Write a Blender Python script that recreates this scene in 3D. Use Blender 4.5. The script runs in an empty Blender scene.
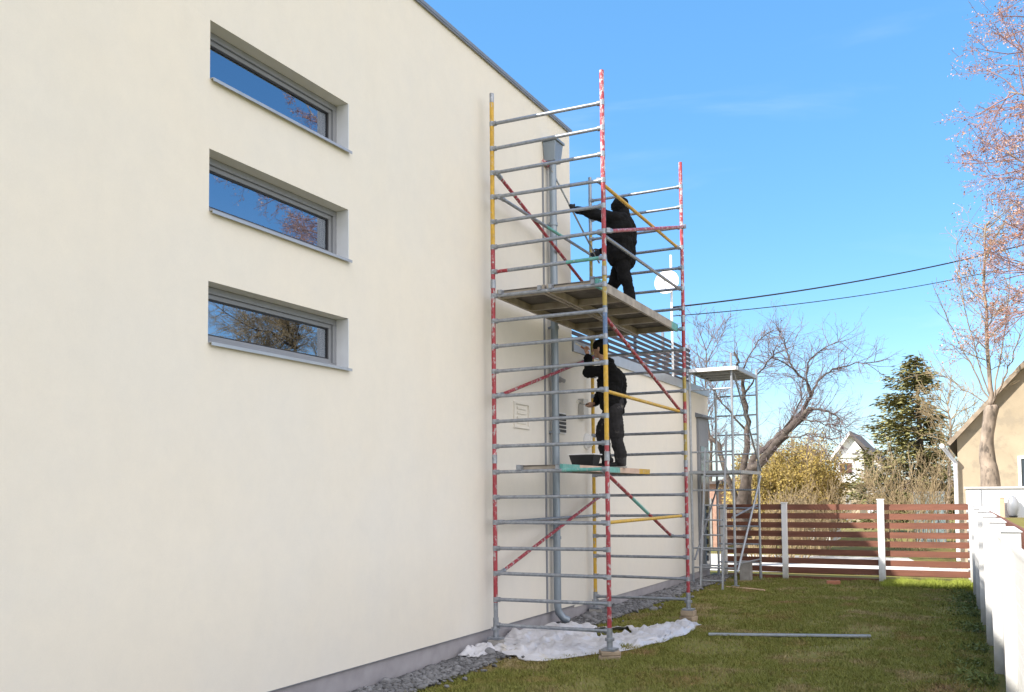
import bpy, math, random
import numpy as np
from mathutils import Vector, Matrix, noise as mnoise

random.seed(7)
V = Vector
sc = bpy.context.scene
COL = sc.collection
R = math.radians

# ------------------------------------------------------------------ camera
F_PX, YAW, PITCH, ROLL, SHIFT, CAMH = 927.83, 26.805, 2.910, 0.5175, 100.63, 1.785
_a, _t, _r = R(YAW), R(PITCH), R(ROLL)
_fw = V((-math.sin(_a), math.cos(_a), 0)); _rt = V((math.cos(_a), math.sin(_a), 0)); _up = V((0, 0, 1))
FW = _fw*math.cos(_t) + _up*math.sin(_t)
_u2 = _up*math.cos(_t) - _fw*math.sin(_t)
RT = _rt*math.cos(_r) - _u2*math.sin(_r)
UP = _u2*math.cos(_r) + _rt*math.sin(_r)
EYE = V((0, 0, CAMH))


def P(px, py, Y):
    """world point on the plane y = Y seen at that place of the photograph"""
    d = FW + RT*((px-512)/F_PX) + UP*((346+SHIFT-py)/F_PX)
    return EYE + d*(Y/d.y)


cam = bpy.data.cameras.new('camera')
cam.sensor_width = 36
cam.lens = 36*F_PX/1024
cam.shift_y = SHIFT/1024
cam.clip_end = 3000
cam.clip_start = 0.05
co = bpy.data.objects.new('camera', cam)
M3 = Matrix((RT, UP, -FW)).transposed()
co.matrix_world = Matrix.Translation(EYE) @ M3.to_4x4()
COL.objects.link(co)
sc.camera = co

# ------------------------------------------------------------------ materials


def _nodes(name):
    m = bpy.data.materials.new(name)
    m.use_nodes = True
    nt = m.node_tree
    return m, nt, nt.nodes['Principled BSDF']


def mat(name, col, rough=0.6, metal=0.0, var=0.12, scale=8.0, bump=0.0, bscale=60.0, spec=0.5,
        col2=None, c2scale=3.0, c2lo=0.5, c2hi=0.6, stretch=(1, 1, 1), trans=0.0):
    m, nt, b = _nodes(name)
    N, L = nt.nodes, nt.links
    tc = N.new('ShaderNodeTexCoord')
    mp = N.new('ShaderNodeMapping'); mp.inputs['Scale'].default_value = stretch
    L.new(tc.outputs['Object'], mp.inputs['Vector'])
    n = N.new('ShaderNodeTexNoise'); n.inputs['Scale'].default_value = scale; n.inputs['Detail'].default_value = 5
    L.new(mp.outputs[0], n.inputs['Vector'])
    r = N.new('ShaderNodeValToRGB')
    lo = [max(0, c*(1-var)) for c in col]; hi = [min(1, c*(1+var)) for c in col]
    r.color_ramp.elements[0].position = 0.3; r.color_ramp.elements[1].position = 0.7
    r.color_ramp.elements[0].color = (*lo, 1); r.color_ramp.elements[1].color = (*hi, 1)
    L.new(n.outputs['Fac'], r.inputs['Fac'])
    out = r.outputs['Color']
    if col2 is not None:
        n2 = N.new('ShaderNodeTexNoise'); n2.inputs['Scale'].default_value = c2scale; n2.inputs['Detail'].default_value = 6
        n2.inputs['Roughness'].default_value = 0.65
        L.new(mp.outputs[0], n2.inputs['Vector'])
        r2 = N.new('ShaderNodeValToRGB')
        r2.color_ramp.elements[0].position = c2lo; r2.color_ramp.elements[1].position = c2hi
        L.new(n2.outputs['Fac'], r2.inputs['Fac'])
        mx = N.new('ShaderNodeMix'); mx.data_type = 'RGBA'
        L.new(r2.outputs['Color'], mx.inputs['Factor'])
        L.new(out, mx.inputs[6]); mx.inputs[7].default_value = (*col2, 1)
        out = mx.outputs[2]
    L.new(out, b.inputs['Base Color'])
    b.inputs['Roughness'].default_value = rough
    b.inputs['Metallic'].default_value = metal
    b.inputs['Specular IOR Level'].default_value = spec
    if trans:
        b.inputs['Transmission Weight'].default_value = trans
    if bump:
        nb = N.new('ShaderNodeTexNoise'); nb.inputs['Scale'].default_value = bscale; nb.inputs['Detail'].default_value = 4
        L.new(mp.outputs[0], nb.inputs['Vector'])
        bp = N.new('ShaderNodeBump'); bp.inputs['Strength'].default_value = bump; bp.inputs['Distance'].default_value = 0.01
        L.new(nb.outputs['Fac'], bp.inputs['Height']); L.new(bp.outputs[0], b.inputs['Normal'])
    return m


def scuffed(name, col, bare=(0.42, 0.41, 0.42), amount=0.5, scale=24):
    return mat(name, col, rough=0.45, var=0.18, scale=30, col2=bare, c2scale=scale, c2lo=amount+0.03, c2hi=amount+0.13,
               bump=0.15, bscale=90, stretch=(1, 1, 0.6))


M = {}
def stucco_mat():
    m, nt, b = _nodes('cream_stucco')
    N, L = nt.nodes, nt.links
    tc = N.new('ShaderNodeTexCoord')
    def noise(scale, det, st=(1, 1, 1), rough=.6):
        mp = N.new('ShaderNodeMapping'); mp.inputs['Scale'].default_value = st
        L.new(tc.outputs['Object'], mp.inputs['Vector'])
        n = N.new('ShaderNodeTexNoise'); n.inputs['Scale'].default_value = scale; n.inputs['Detail'].default_value = det; n.inputs['Roughness'].default_value = rough
        L.new(mp.outputs[0], n.inputs['Vector']); return n
    def ramp(n, lo, hi, c0, c1):
        r = N.new('ShaderNodeValToRGB'); e = r.color_ramp.elements
        e[0].position = lo; e[1].position = hi; e[0].color = (*c0, 1); e[1].color = (*c1, 1)
        L.new(n.outputs['Fac'], r.inputs['Fac']); return r
    def mul(a, c):
        x = N.new('ShaderNodeMix'); x.data_type = 'RGBA'; x.blend_type = 'MULTIPLY'; x.inputs['Factor'].default_value = 1
        L.new(a, x.inputs[6]); L.new(c, x.inputs[7]); return x.outputs[2]
    a = ramp(noise(.45, 4), .35, .65, (.760, .734, .685), (.795, .750, .672))
    bl = ramp(noise(4.5, 9, (1, 1, .85), .78), .32, .68, (.945, .950, .962), (1, 1, 1))       # trowelled mottling
    st = ramp(noise(2.2, 6, (1, 1, .35)), .25, .50, (.985, .983, .978), (1, 1, 1))           # faint rain streaks
    gr = ramp(noise(90, 3), .25, .75, (.975, .975, .975), (1.0, 1.0, 1.0))                      # grain
    L.new(mul(mul(mul(a.outputs[0], bl.outputs[0]), st.outputs[0]), gr.outputs[0]), b.inputs['Base Color'])
    b.inputs['Roughness'].default_value = .92; b.inputs['Specular IOR Level'].default_value = .15
    n1 = noise(170, 3); n2 = noise(14, 5)
    b1 = N.new('ShaderNodeBump'); b1.inputs['Strength'].default_value = .3; b1.inputs['Distance'].default_value = .004
    b2 = N.new('ShaderNodeBump'); b2.inputs['Strength'].default_value = .12; b2.inputs['Distance'].default_value = .012
    L.new(n2.outputs['Fac'], b2.inputs['Height']); L.new(n1.outputs['Fac'], b1.inputs['Height']); L.new(b2.outputs[0], b1.inputs['Normal'])
    L.new(b1.outputs[0], b.inputs['Normal'])
    return m


M['stucco'] = stucco_mat()
M['plinth'] = mat('grey_plinth_render', (0.34, 0.33, 0.36), rough=0.85, var=0.12, scale=5, bump=0.3, bscale=120, spec=0.2)
M['flashing'] = mat('grey_roof_flashing', (0.22, 0.24, 0.28), rough=0.45, metal=0.3, var=0.08)
M['frame'] = mat('grey_window_frame', (0.235, 0.25, 0.285), rough=0.45, var=0.05)
M['sill'] = mat('grey_metal_sill', (0.42, 0.44, 0.48), rough=0.35, metal=0.4, var=0.06)
M['gasket'] = mat('black_window_gasket', (0.02, 0.02, 0.025), rough=0.5)
M['pipe'] = mat('grey_zinc_downpipe', (0.25, 0.30, 0.36), rough=0.4, metal=0.35, var=0.1, scale=6, stretch=(1, 1, .3))
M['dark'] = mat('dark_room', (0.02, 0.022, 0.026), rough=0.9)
M['blind'] = mat('white_curtain', (0.85, 0.85, 0.84), rough=0.8)
M['galv'] = mat('galvanised_tube', (0.30, 0.325, 0.37), rough=0.42, metal=0.55, var=0.2, scale=25, bump=0.1,
                col2=(0.50, 0.52, 0.56), c2scale=9, c2lo=0.58, c2hi=0.70)
M['alu'] = mat('aluminium_tube', (0.36, 0.385, 0.42), rough=0.42, metal=0.5, var=0.14, scale=20, bump=0.08)
M['red'] = scuffed('scuffed_red_paint', (0.32, 0.034, 0.050), amount=0.50)
M['redw'] = scuffed('worn_red_paint', (0.42, 0.05, 0.07), bare=(0.60, 0.54, 0.57), amount=0.46)
M['yellow'] = scuffed('scuffed_yellow_paint', (0.56, 0.34, 0.035), amount=0.55)
M['olive'] = scuffed('worn_mustard_paint', (0.36, 0.27, 0.06), amount=0.52)
M['blue'] = scuffed('worn_blue_paint', (0.10, 0.17, 0.32), amount=0.52)
M['teal'] = scuffed('worn_teal_paint', (0.12, 0.36, 0.33), amount=0.55)
M['peach'] = mat('peach_wood_paint', (0.55, 0.40, 0.32), rough=0.7, var=.15)
M['deckbeam'] = mat('deck_beam_metal', (0.36, 0.315, 0.265), rough=0.55, metal=0.2, var=0.25, scale=7, col2=(.26, .22, .18), c2scale=5, c2lo=.55, c2hi=.7)
M['ply'] = mat('weathered_plywood', (0.10, 0.088, 0.078), rough=0.85, var=0.35, scale=6, bump=0.3, bscale=30,
               col2=(0.24, 0.21, 0.18), c2scale=5, c2lo=.55, c2hi=.7)
M['black_cloth'] = mat('black_cloth', (0.007, 0.007, 0.008), rough=0.95, var=0.3, scale=14, bump=0.4, bscale=40, spec=.2)
M['grey_cloth'] = mat('dark_grey_workwear', (0.026, 0.025, 0.028), rough=0.9, var=0.35, scale=9, bump=0.4, bscale=35, spec=.2,
                      col2=(0.16, 0.15, 0.14), c2scale=7, c2lo=0.60, c2hi=0.72)
M['skin'] = mat('skin', (0.50, 0.30, 0.22), rough=0.55, var=0.08)
M['glove'] = mat('dark_glove', (0.03, 0.035, 0.05), rough=0.8)
M['hair'] = mat('dark_hair', (0.02, 0.015, 0.012), rough=0.7)
M['shoe'] = mat('black_shoe', (0.02, 0.02, 0.022), rough=0.6)
M['sole'] = mat('grey_sole', (0.30, 0.29, 0.28), rough=0.8)
M['blackplastic'] = mat('black_plastic', (0.018, 0.018, 0.02), rough=0.5, var=.2)
M['greyplastic'] = mat('grey_plastic', (0.38, 0.38, 0.40), rough=0.5)
M['whiteplastic'] = mat('white_plastic', (0.82, 0.82, 0.83), rough=0.4, var=0.04)
M['nap'] = mat('roller_nap', (0.80, 0.76, 0.68), rough=0.95, bump=.5)
M['sheet'] = mat('plastic_dust_sheet', (0.56, 0.56, 0.60), rough=0.28, var=0.05, scale=3, bump=0.9, bscale=9,
                 col2=(0.52, 0.47, 0.38), c2scale=3.0, c2lo=0.60, c2hi=0.74)
M['timber'] = mat('rough_timber', (0.33, 0.26, 0.19), rough=0.9, var=0.3, scale=7, bump=0.4, bscale=40)
M['greywood'] = mat('grey_weathered_wood', (0.30, 0.29, 0.28), rough=0.9, var=0.25, scale=8, bump=.4, bscale=40)
M['board'] = mat('red_brown_stained_board', (0.170, 0.064, 0.038), rough=0.7, var=0.22, scale=5, bump=0.25, bscale=30, stretch=(.35, 1, 3))
M['white'] = mat('white_paint', (0.80, 0.80, 0.80), rough=0.6, var=0.05, scale=4, bump=0.1)
M['whitefence'] = mat('white_fence_paint', (0.74, 0.73, 0.715), rough=0.65, var=0.05, scale=3, bump=0.2, bscale=40,
                      col2=(0.70, 0.69, 0.66), c2scale=2.5, c2lo=0.55, c2hi=0.75)
def grime_white(name, base, grime, zt):
    m = mat(name, base, rough=.65, var=.05, scale=4, bump=.25, bscale=40)
    nt = m.node_tree; N, L = nt.nodes, nt.links; b = N['Principled BSDF']
    src = b.inputs['Base Color'].links[0].from_socket
    g = N.new('ShaderNodeNewGeometry'); sp = N.new('ShaderNodeSeparateXYZ'); L.new(g.outputs['Position'], sp.inputs[0])
    n = N.new('ShaderNodeTexNoise'); n.inputs['Scale'].default_value = 7; n.inputs['Detail'].default_value = 7
    L.new(g.outputs['Position'], n.inputs['Vector'])
    sc1 = N.new('ShaderNodeMath'); sc1.operation = 'MULTIPLY_ADD'; sc1.inputs[1].default_value = -.55; L.new(n.outputs['Fac'], sc1.inputs[0]); L.new(sp.outputs['Z'], sc1.inputs[2])
    mr = N.new('ShaderNodeMapRange'); mr.inputs['From Min'].default_value = -.25; mr.inputs['From Max'].default_value = zt; mr.inputs['To Min'].default_value = .75; mr.inputs['To Max'].default_value = 0
    L.new(sc1.outputs[0], mr.inputs['Value'])
    mx = N.new('ShaderNodeMix'); mx.data_type = 'RGBA'; L.new(mr.outputs[0], mx.inputs['Factor']); L.new(src, mx.inputs[6]); mx.inputs[7].default_value = (*grime, 1)
    L.new(mx.outputs[2], b.inputs['Base Color'])
    return m


M['whitefence'] = grime_white('white_fence_paint_weathered', (.59, .585, .575), (.27, .25, .19), .16)
M['fencepost'] = grime_white('white_post_paint_weathered', (.76, .76, .76), (.30, .28, .22), .10)
M['whitehouse'] = mat('white_house_paint', (0.78, 0.77, 0.78), rough=0.8, var=0.04)
M['tan'] = mat('tan_house_stucco', (0.44, 0.36, 0.255), rough=0.95, var=0.12, scale=1.6, bump=0.4, bscale=40, col2=(.36, .30, .22), c2scale=2.2)
M['roof'] = mat('dark_roof', (0.10, 0.085, 0.08), rough=0.8, var=0.2)
M['rooftan'] = mat('tan_sheet_roof', (0.45, 0.36, 0.22), rough=0.8, var=0.15)
M['shutter'] = mat('brown_shutter', (0.10, 0.045, 0.035), rough=0.7)
M['glassdark'] = mat('dark_house_glass', (0.03, 0.045, 0.06), rough=0.08, spec=0.8)
M['stone'] = mat('loose_stone', (0.17, 0.17, 0.18), rough=0.9, var=0.45, scale=9, bump=.5, bscale=50)
M['brick'] = mat('orange_brick', (0.42, 0.17, 0.10), rough=0.9, var=.2)
M['cable'] = mat('black_cable', (0.02, 0.02, 0.025), rough=0.6)
M['bark'] = mat('dark_bark', (0.080, 0.062, 0.05), rough=0.95, var=0.45, scale=9, bump=.8, bscale=25, col2=(.20, .17, .14), c2scale=5, c2lo=.55, c2hi=.7)
M['twig'] = mat('bare_twigs', (0.20, 0.155, 0.155), rough=0.9, var=0.25)
M['paletwig'] = mat('pale_twigs', (0.36, 0.27, 0.155), rough=0.9, var=0.25, scale=3)
M['palebark'] = mat('pale_bark', (0.30, 0.235, 0.18), rough=0.95, var=0.4, scale=8, bump=1.0, bscale=16, col2=(.12, .095, .075), c2scale=7, c2lo=.52, c2hi=.62, stretch=(1, 1, .45))
M['bud'] = mat('pink_buds', (0.40, 0.195, 0.125), rough=0.85, var=0.35, scale=2, col2=(.62, .40, .28), c2scale=1.5)
M['reddtwig'] = mat('reddish_twigs', (0.30, 0.18, 0.17), rough=0.9, var=0.25)
M['needle'] = mat('conifer_needles', (0.19, 0.18, 0.062), rough=0.8, var=0.45, scale=1.2, col2=(0.20, 0.165, 0.055), c2scale=1.1, c2lo=0.48, c2hi=0.68)
M['gold'] = mat('golden_foliage', (0.38, 0.275, 0.075), rough=0.85, var=0.35, scale=1.4, col2=(0.20, 0.17, 0.04), c2scale=2, c2lo=.5, c2hi=.7)
M['ivy'] = mat('weed_leaves', (0.115, 0.145, 0.035), rough=0.7, var=.4, scale=6)
M['lamp_grey'] = mat('grey_lamp_metal', (0.33, 0.34, 0.36), rough=.4, metal=.4)
M['orangewood'] = mat('pale_orange_post', (0.62, 0.42, 0.28), rough=.8)
M['concrete'] = mat('pale_concrete', (0.50, 0.49, 0.47), rough=.9, var=.1, scale=2, bump=.3)
M['path'] = mat('pale_gravel_path', (0.66, 0.63, 0.58), rough=.95, var=.12, scale=6, bump=.4)


def grass_mat(name, cols, scale=1.0):
    m, nt, b = _nodes(name)
    N, L = nt.nodes, nt.links
    tc = N.new('ShaderNodeTexCoord')
    n = N.new('ShaderNodeTexNoise'); n.inputs['Scale'].default_value = scale; n.inputs['Detail'].default_value = 8
    n.inputs['Roughness'].default_value = .7
    L.new(tc.outputs['Object'], n.inputs['Vector'])
    r = N.new('ShaderNodeValToRGB')
    els = r.color_ramp.elements
    pos = np.linspace(.32, .68, len(cols))
    els[0].position = pos[0]; els[0].color = (*cols[0], 1)
    els[1].position = pos[-1]; els[1].color = (*cols[-1], 1)
    for q, c in zip(pos[1:-1], cols[1:-1]):
        e = els.new(q); e.color = (*c, 1)
    L.new(n.outputs['Fac'], r.inputs['Fac'])
    L.new(r.outputs[0], b.inputs['Base Color'])
    b.inputs['Roughness'].default_value = .9
    b.inputs['Specular IOR Level'].default_value = .15
    nb = N.new('ShaderNodeTexNoise'); nb.inputs['Scale'].default_value = 30; nb.inputs['Detail'].default_value = 6
    L.new(tc.outputs['Object'], nb.inputs['Vector'])
    bp = N.new('ShaderNodeBump'); bp.inputs['Strength'].default_value = .8; bp.inputs['Distance'].default_value = .04
    L.new(nb.outputs['Fac'], bp.inputs['Height']); L.new(bp.outputs[0], b.inputs['Normal'])
    return m


M['ground'] = grass_mat('mossy_lawn_ground', [(.20, .13, .07), (.21, .17, .06), (.21, .20, .055), (.28, .22, .11)], .9)
M['grass'] = grass_mat('lawn_grass_blades', [(.34, .22, .12), (.27, .225, .080), (.215, .225, .058), (.235, .24, .07), (.32, .26, .12), (.42, .34, .19)], .95)
M['gravel'] = mat('grey_gravel_bed', (0.10, 0.10, 0.105), rough=.95, var=.5, scale=40, bump=1.0, bscale=50)


def pane_mat():
    m, nt, b = _nodes('window_pane_glass')
    N, L = nt.nodes, nt.links
    out = N['Material Output']
    N.remove(b)
    g = N.new('ShaderNodeBsdfGlossy'); g.inputs['Roughness'].default_value = 0.012
    g.inputs['Color'].default_value = (0.76, 0.84, 0.97, 1)
    t = N.new('ShaderNodeBsdfTransparent'); t.inputs['Color'].default_value = (0.75, 0.8, 0.82, 1)
    f = N.new('ShaderNodeFresnel'); f.inputs['IOR'].default_value = 4.2
    # a faint waviness of the sheet of glass
    tc = N.new('ShaderNodeTexCoord'); nn = N.new('ShaderNodeTexNoise'); nn.inputs['Scale'].default_value = 2.2
    L.new(tc.outputs['Object'], nn.inputs['Vector'])
    bp = N.new('ShaderNodeBump'); bp.inputs['Strength'].default_value = .02; bp.inputs['Distance'].default_value = .01
    L.new(nn.outputs['Fac'], bp.inputs['Height']); L.new(bp.outputs[0], g.inputs['Normal'])
    mx = N.new('ShaderNodeMixShader')
    L.new(f.outputs[0], mx.inputs[0]); L.new(t.outputs[0], mx.inputs[1]); L.new(g.outputs[0], mx.inputs[2])
    L.new(mx.outputs[0], out.inputs['Surface'])
    return m


M['pane'] = pane_mat()

# ------------------------------------------------------------------ mesh collector
ROOT = {}


class MB:
    def __init__(s):
        s.v, s.f, s.m = [], [], []
        s.cur = 0

    def add(s, vs, fs):
        o = len(s.v)
        s.v.extend([tuple(x) for x in vs])
        for f in fs:
            s.f.append(tuple(i+o for i in f)); s.m.append(s.cur)

    def box(s, lo, hi, bev=0.0):
        x0, y0, z0 = lo; x1, y1, z1 = hi
        s.hexa([(x0, y0, z0), (x1, y0, z0), (x1, y1, z0), (x0, y1, z0), (x0, y0, z1), (x1, y0, z1), (x1, y1, z1), (x0, y1, z1)])
        return s

    def hexa(s, v):
        s.add(v, [(0, 3, 2, 1), (4, 5, 6, 7), (0, 1, 5, 4), (1, 2, 6, 5), (2, 3, 7, 6), (3, 0, 4, 7)])

    def obox(s, a, b, w, h, up=V((0, 0, 1))):
        """a bar of width w (sideways) and height h (along up) from a to b"""
        a, b = V(a), V(b)
        d = (b-a).normalized(); si = d.cross(up).normalized(); u = si.cross(d).normalized()
        si *= w/2; u *= h/2
        s.hexa([a-si-u, a+si-u, b+si-u, b-si-u, a-si+u, a+si+u, b+si+u, b-si+u])

    def tube(s, pts, rad, n=8, cap=True):
        pts = [V(p) for p in pts]
        if not isinstance(rad, (list, tuple)):
            rad = [rad]*len(pts)
        o = len(s.v)
        d0 = (pts[1]-pts[0]).normalized()
        ref = V((0, 0, 1)) if abs(d0.z) < .9 else V((1, 0, 0))
        u = d0.cross(ref).normalized()
        k = len(pts)
        for i, p in enumerate(pts):
            if i == 0: d = pts[1]-pts[0]
            elif i == k-1: d = pts[-1]-pts[-2]
            else: d = pts[i+1]-pts[i-1]
            d.normalize()
            u = (u - d*u.dot(d))
            if u.length < 1e-6: u = d.orthogonal()
            u.normalize()
            w = d.cross(u)
            for j in range(n):
                t = 2*math.pi*j/n
                s.v.append(tuple(p + (u*math.cos(t) + w*math.sin(t))*rad[i]))
        for i in range(k-1):
            for j in range(n):
                a = o+i*n+j; b = o+i*n+(j+1) % n
                s.f.append((a, b, b+n, a+n)); s.m.append(s.cur)
        if cap:
            s.f.append(tuple(o+j for j in reversed(range(n)))); s.m.append(s.cur)
            s.f.append(tuple(o+(k-1)*n+j for j in range(n))); s.m.append(s.cur)
        return s

    def ball(s, c, r, nu=12, nv=8):
        c = V(c)
        r = V(r) if hasattr(r, '__len__') else V((r, r, r))
        vs = [(c.x, c.y, c.z-r.z)]
        for i in range(1, nv):
            t = math.pi*i/nv - math.pi/2
            for j in range(nu):
                p = 2*math.pi*j/nu
                vs.append((c.x+r.x*math.cos(t)*math.cos(p), c.y+r.y*math.cos(t)*math.sin(p), c.z+r.z*math.sin(t)))
        vs.append((c.x, c.y, c.z+r.z))
        fs = []
        for j in range(nu):
            fs.append((0, 1+(j+1) % nu, 1+j))
            for i in range(nv-2):
                a = 1+i*nu+j; b = 1+i*nu+(j+1) % nu
                fs.append((a, b, b+nu, a+nu))
            e = 1+(nv-2)*nu
            fs.append((e+j, e+(j+1) % nu, len(vs)-1))
        s.add(vs, fs)
        return s

    def prism(s, poly, ext):
        """poly: list of points in a plane, ext: vector"""
        n = len(poly); e = V(ext)
        vs = [V(p) for p in poly] + [V(p)+e for p in poly]
        fs = [tuple(reversed(range(n))), tuple(range(n, 2*n))] + [(i, (i+1) % n, n+(i+1) % n, n+i) for i in range(n)]
        s.add(vs, fs)
        return s

    def build(s, name, mats, parent=None, smooth=False, bevel=0.0):
        me = bpy.data.meshes.new(name)
        off = ROOT.get(parent.name, V((0, 0, 0))) if parent else V((0, 0, 0))
        me.from_pydata([(x-off.x, y-off.y, z-off.z) for x, y, z in s.v], [], s.f)
        if not isinstance(mats, (list, tuple)): mats = [mats]
        for mm in mats: me.materials.append(mm)
        if len(mats) > 1: me.polygons.foreach_set('material_index', s.m)
        if smooth:
            me.polygons.foreach_set('use_smooth', [True]*len(me.polygons))
            if smooth == 'auto':
                try: me.set_sharp_from_angle(angle=R(40))
                except Exception: pass
        me.update()
        o = bpy.data.objects.new(name, me)
        COL.objects.link(o)
        if parent: o.parent = parent
        ROOT[o.name] = off
        if bevel:
            b = o.modifiers.new('bevel', 'BEVEL'); b.width = bevel; b.segments = 2; b.limit_method = 'ANGLE'
        return o


def tag(o, label=None, cat=None, group=None, kind=None):
    if label: o['label'] = label
    if cat: o['category'] = cat
    if group: o['group'] = group
    if kind: o['kind'] = kind
    return o


def thing(name, loc, label, cat, group=None):
    o = bpy.data.objects.new(name, None)
    o.empty_display_size = .2
    o.location = loc
    COL.objects.link(o)
    ROOT[o.name] = V(loc)
    return tag(o, label, cat, group)


def np_mesh(name, verts, faces3, m, parent=None):
    """verts (n,3), faces (k,3) numpy"""
    me = bpy.data.meshes.new(name)
    off = ROOT.get(parent.name, V((0, 0, 0))) if parent else V((0, 0, 0))
    verts = verts - np.array(off)
    me.vertices.add(len(verts)); me.vertices.foreach_set('co', verts.astype(np.float32).ravel())
    k = len(faces3)
    me.loops.add(k*3); me.loops.foreach_set('vertex_index', faces3.astype(np.int32).ravel())
    me.polygons.add(k); me.polygons.foreach_set('loop_start', np.arange(0, 3*k, 3, dtype=np.int32))
    me.update(calc_edges=True)
    me.materials.append(m)
    o = bpy.data.objects.new(name, me); COL.objects.link(o)
    if parent: o.parent = parent
    ROOT[o.name] = off
    return o


# ================================================================== ground
GX0 = 0


def sstep(a, b, x):
    t = min(1, max(0, (x-a)/(b-a)))
    return t*t*(3-2*t)


def gz(x, y):
    z = -0.22*sstep(19.7, 21.2, y)
    if -8 < x < 4 and 0 < y < 19.7:
        z += 0.018*mnoise.noise(V((x*.9, y*.9, 0))) + .03*sstep(-4.3, -4.7, x)*sstep(9, 12, y)
    return z


xs = [-900, -400, -150, -60, -30, -15] + [(-10+.4*i) for i in range(36)] + [6, 10, 20, 40, 100, 300, 900]
ys = [-900, -300, -80, -20, -8] + [(-2+.4*i) for i in range(70)] + [28, 32, 40, 60, 100, 200, 500, 1500]
g = MB()
vs = [(x, y, gz(x, y)) for y in ys for x in xs]
nx = len(xs)
fs = [(j*nx+i, j*nx+i+1, (j+1)*nx+i+1, (j+1)*nx+i) for j in range(len(ys)-1) for i in range(nx-1)]
g.add(vs, fs)
ground = tag(g.build('ground', M['ground'], smooth=True), kind='structure')

# gravel strip along the house (bed) and loose stones
g = MB()
n = 90
edge = []
for i in range(n+1):
    y = -1 + 20.5*i/n
    w = .52 + .10*mnoise.noise(V((y*1.3, 2, 0))) + .05*mnoise.noise(V((y*5, 2, 0)))
    edge.append((y, -5.10+w))
vs = []
for y, xe in edge:
    for k in range(5):
        x = -5.115 + (xe+5.115)*k/4
        vs.append((x, y, gz(x, y) + (.035 if k < 4 else -.03) + .012*mnoise.noise(V((x*6, y*6, 3)))))
fs = [(i*5+k, i*5+k+1, (i+1)*5+k+1, (i+1)*5+k) for i in range(n) for k in range(4)]
g.add(vs, fs)
tag(g.build('gravel_bed', M['gravel'], smooth=True), kind='structure')

# pale path beyond the back fence
g = MB()
vs = []; n = 24
for i in range(n+1):
    x = -14+ 18*i/n
    w = 29.8 - (3.6 if x > -1.4 else 0)
    for y in (23.5, 24.5, 25.5, w):
        vs.append((x, y, -0.205 + .004*math.sin(x)))
fs = [(i*4+k, (i+1)*4+k, (i+1)*4+k+1, i*4+k+1) for i in range(n) for k in range(3)]
g.add(vs, fs)
tag(g.build('path', M['path']), kind='structure')

rng = np.random.default_rng(3)
# stones as one countless mass
ico_v = np.array([(0, 0, 1), (.894, 0, .447), (.276, .851, .447), (-.724, .526, .447), (-.724, -.526, .447), (.276, -.851, .447),
                  (.724, .526, -.447), (-.276, .851, -.447), (-.894, 0, -.447), (-.276, -.851, -.447), (.724, -.526, -.447), (0, 0, -1)])
ico_f = np.array([(0, 1, 2), (0, 2, 3), (0, 3, 4), (0, 4, 5), (0, 5, 1), (1, 6, 2), (2, 7, 3), (3, 8, 4), (4, 9, 5), (5, 10, 1),
                  (6, 7, 2), (7, 8, 3), (8, 9, 4), (9, 10, 5), (10, 6, 1), (11, 7, 6), (11, 8, 7), (11, 9, 8), (11, 10, 9), (11, 6, 10)])
VV, FF = [], []
k = 0
for i in range(4200):
    y = 5.5 + 13.6*rng.random()**1.4
    w = .50 + .10*mnoise.noise(V((y*1.3, 2, 0)))
    x = -5.10 + w*rng.random()**.8 + (.10*rng.normal() if rng.random() < .2 else 0)
    if x < -5.09: continue
    s = .012 + .022*rng.random()**2
    if rng.random() < .03: s *= 2.2
    v = ico_v*(1+.25*rng.normal(size=(12, 1)))*s*np.array([1.2, 1, .7])
    VV.append(v + np.array([x, y, gz(x, y)+.035])); FF.append(ico_f+12*k); k += 1
tag(np_mesh('gravel', np.concatenate(VV), np.concatenate(FF), M['stone']), kind='stuff', cat='gravel',
    label='loose grey gravel along the foot of the cream wall')

# grass blades
NB = 230000
u = rng.random(NB)
Y = 6.2 + (19.45-6.2)*u**1.35
X = -4.75 + rng.random(NB)*4.9
keep = (X < -0.02-.033*(Y-9.4)+.1)
edge_w = -4.60 + .16*rng.normal(size=NB)
keep &= (X > edge_w)
bald = np.array([mnoise.noise(V((a*1.1, b*.8, 21)))+.5*mnoise.noise(V((a*3.1, b*2.3, 31))) for a, b in zip(X, Y)])
keep &= (rng.random(NB) > np.clip((-.12-bald)*3.2, 0, .8))
X, Y = X[keep], Y[keep]
nb = len(X)
Z = np.array([gz(a, b) for a, b in zip(X, Y)])
clump = np.array([mnoise.noise(V((a*2.2, b*2.2, 5))) for a, b in zip(X, Y)])
fine = np.array([mnoise.noise(V((a*7, b*7, 9))) for a, b in zip(X, Y)])
H = (.022+.022*rng.random(nb))*(1+.7*clump+.5*fine)*(1+.6*(Y > 18.9))
H = np.clip(H, .008, .12)
ang = rng.random(nb)*2*np.pi
wd = .0035+.0035*rng.random(nb)+.0004*(Y-6)
lean = rng.normal(size=(nb, 2))*.6
v0 = np.stack([X-wd*np.cos(ang), Y-wd*np.sin(ang), Z-.004], 1)
v1 = np.stack([X+wd*np.cos(ang), Y+wd*np.sin(ang), Z-.004], 1)
v2 = np.stack([X+lean[:, 0]*H, Y+lean[:, 1]*H, Z+H], 1)
verts = np.stack([v0, v1, v2], 1).reshape(-1, 3)
tag(np_mesh('lawn_grass', verts, np.arange(3*nb).reshape(-1, 3), M['grass']), kind='stuff', cat='grass',
    label='short mossy lawn grass between the house and the fences')

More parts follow.
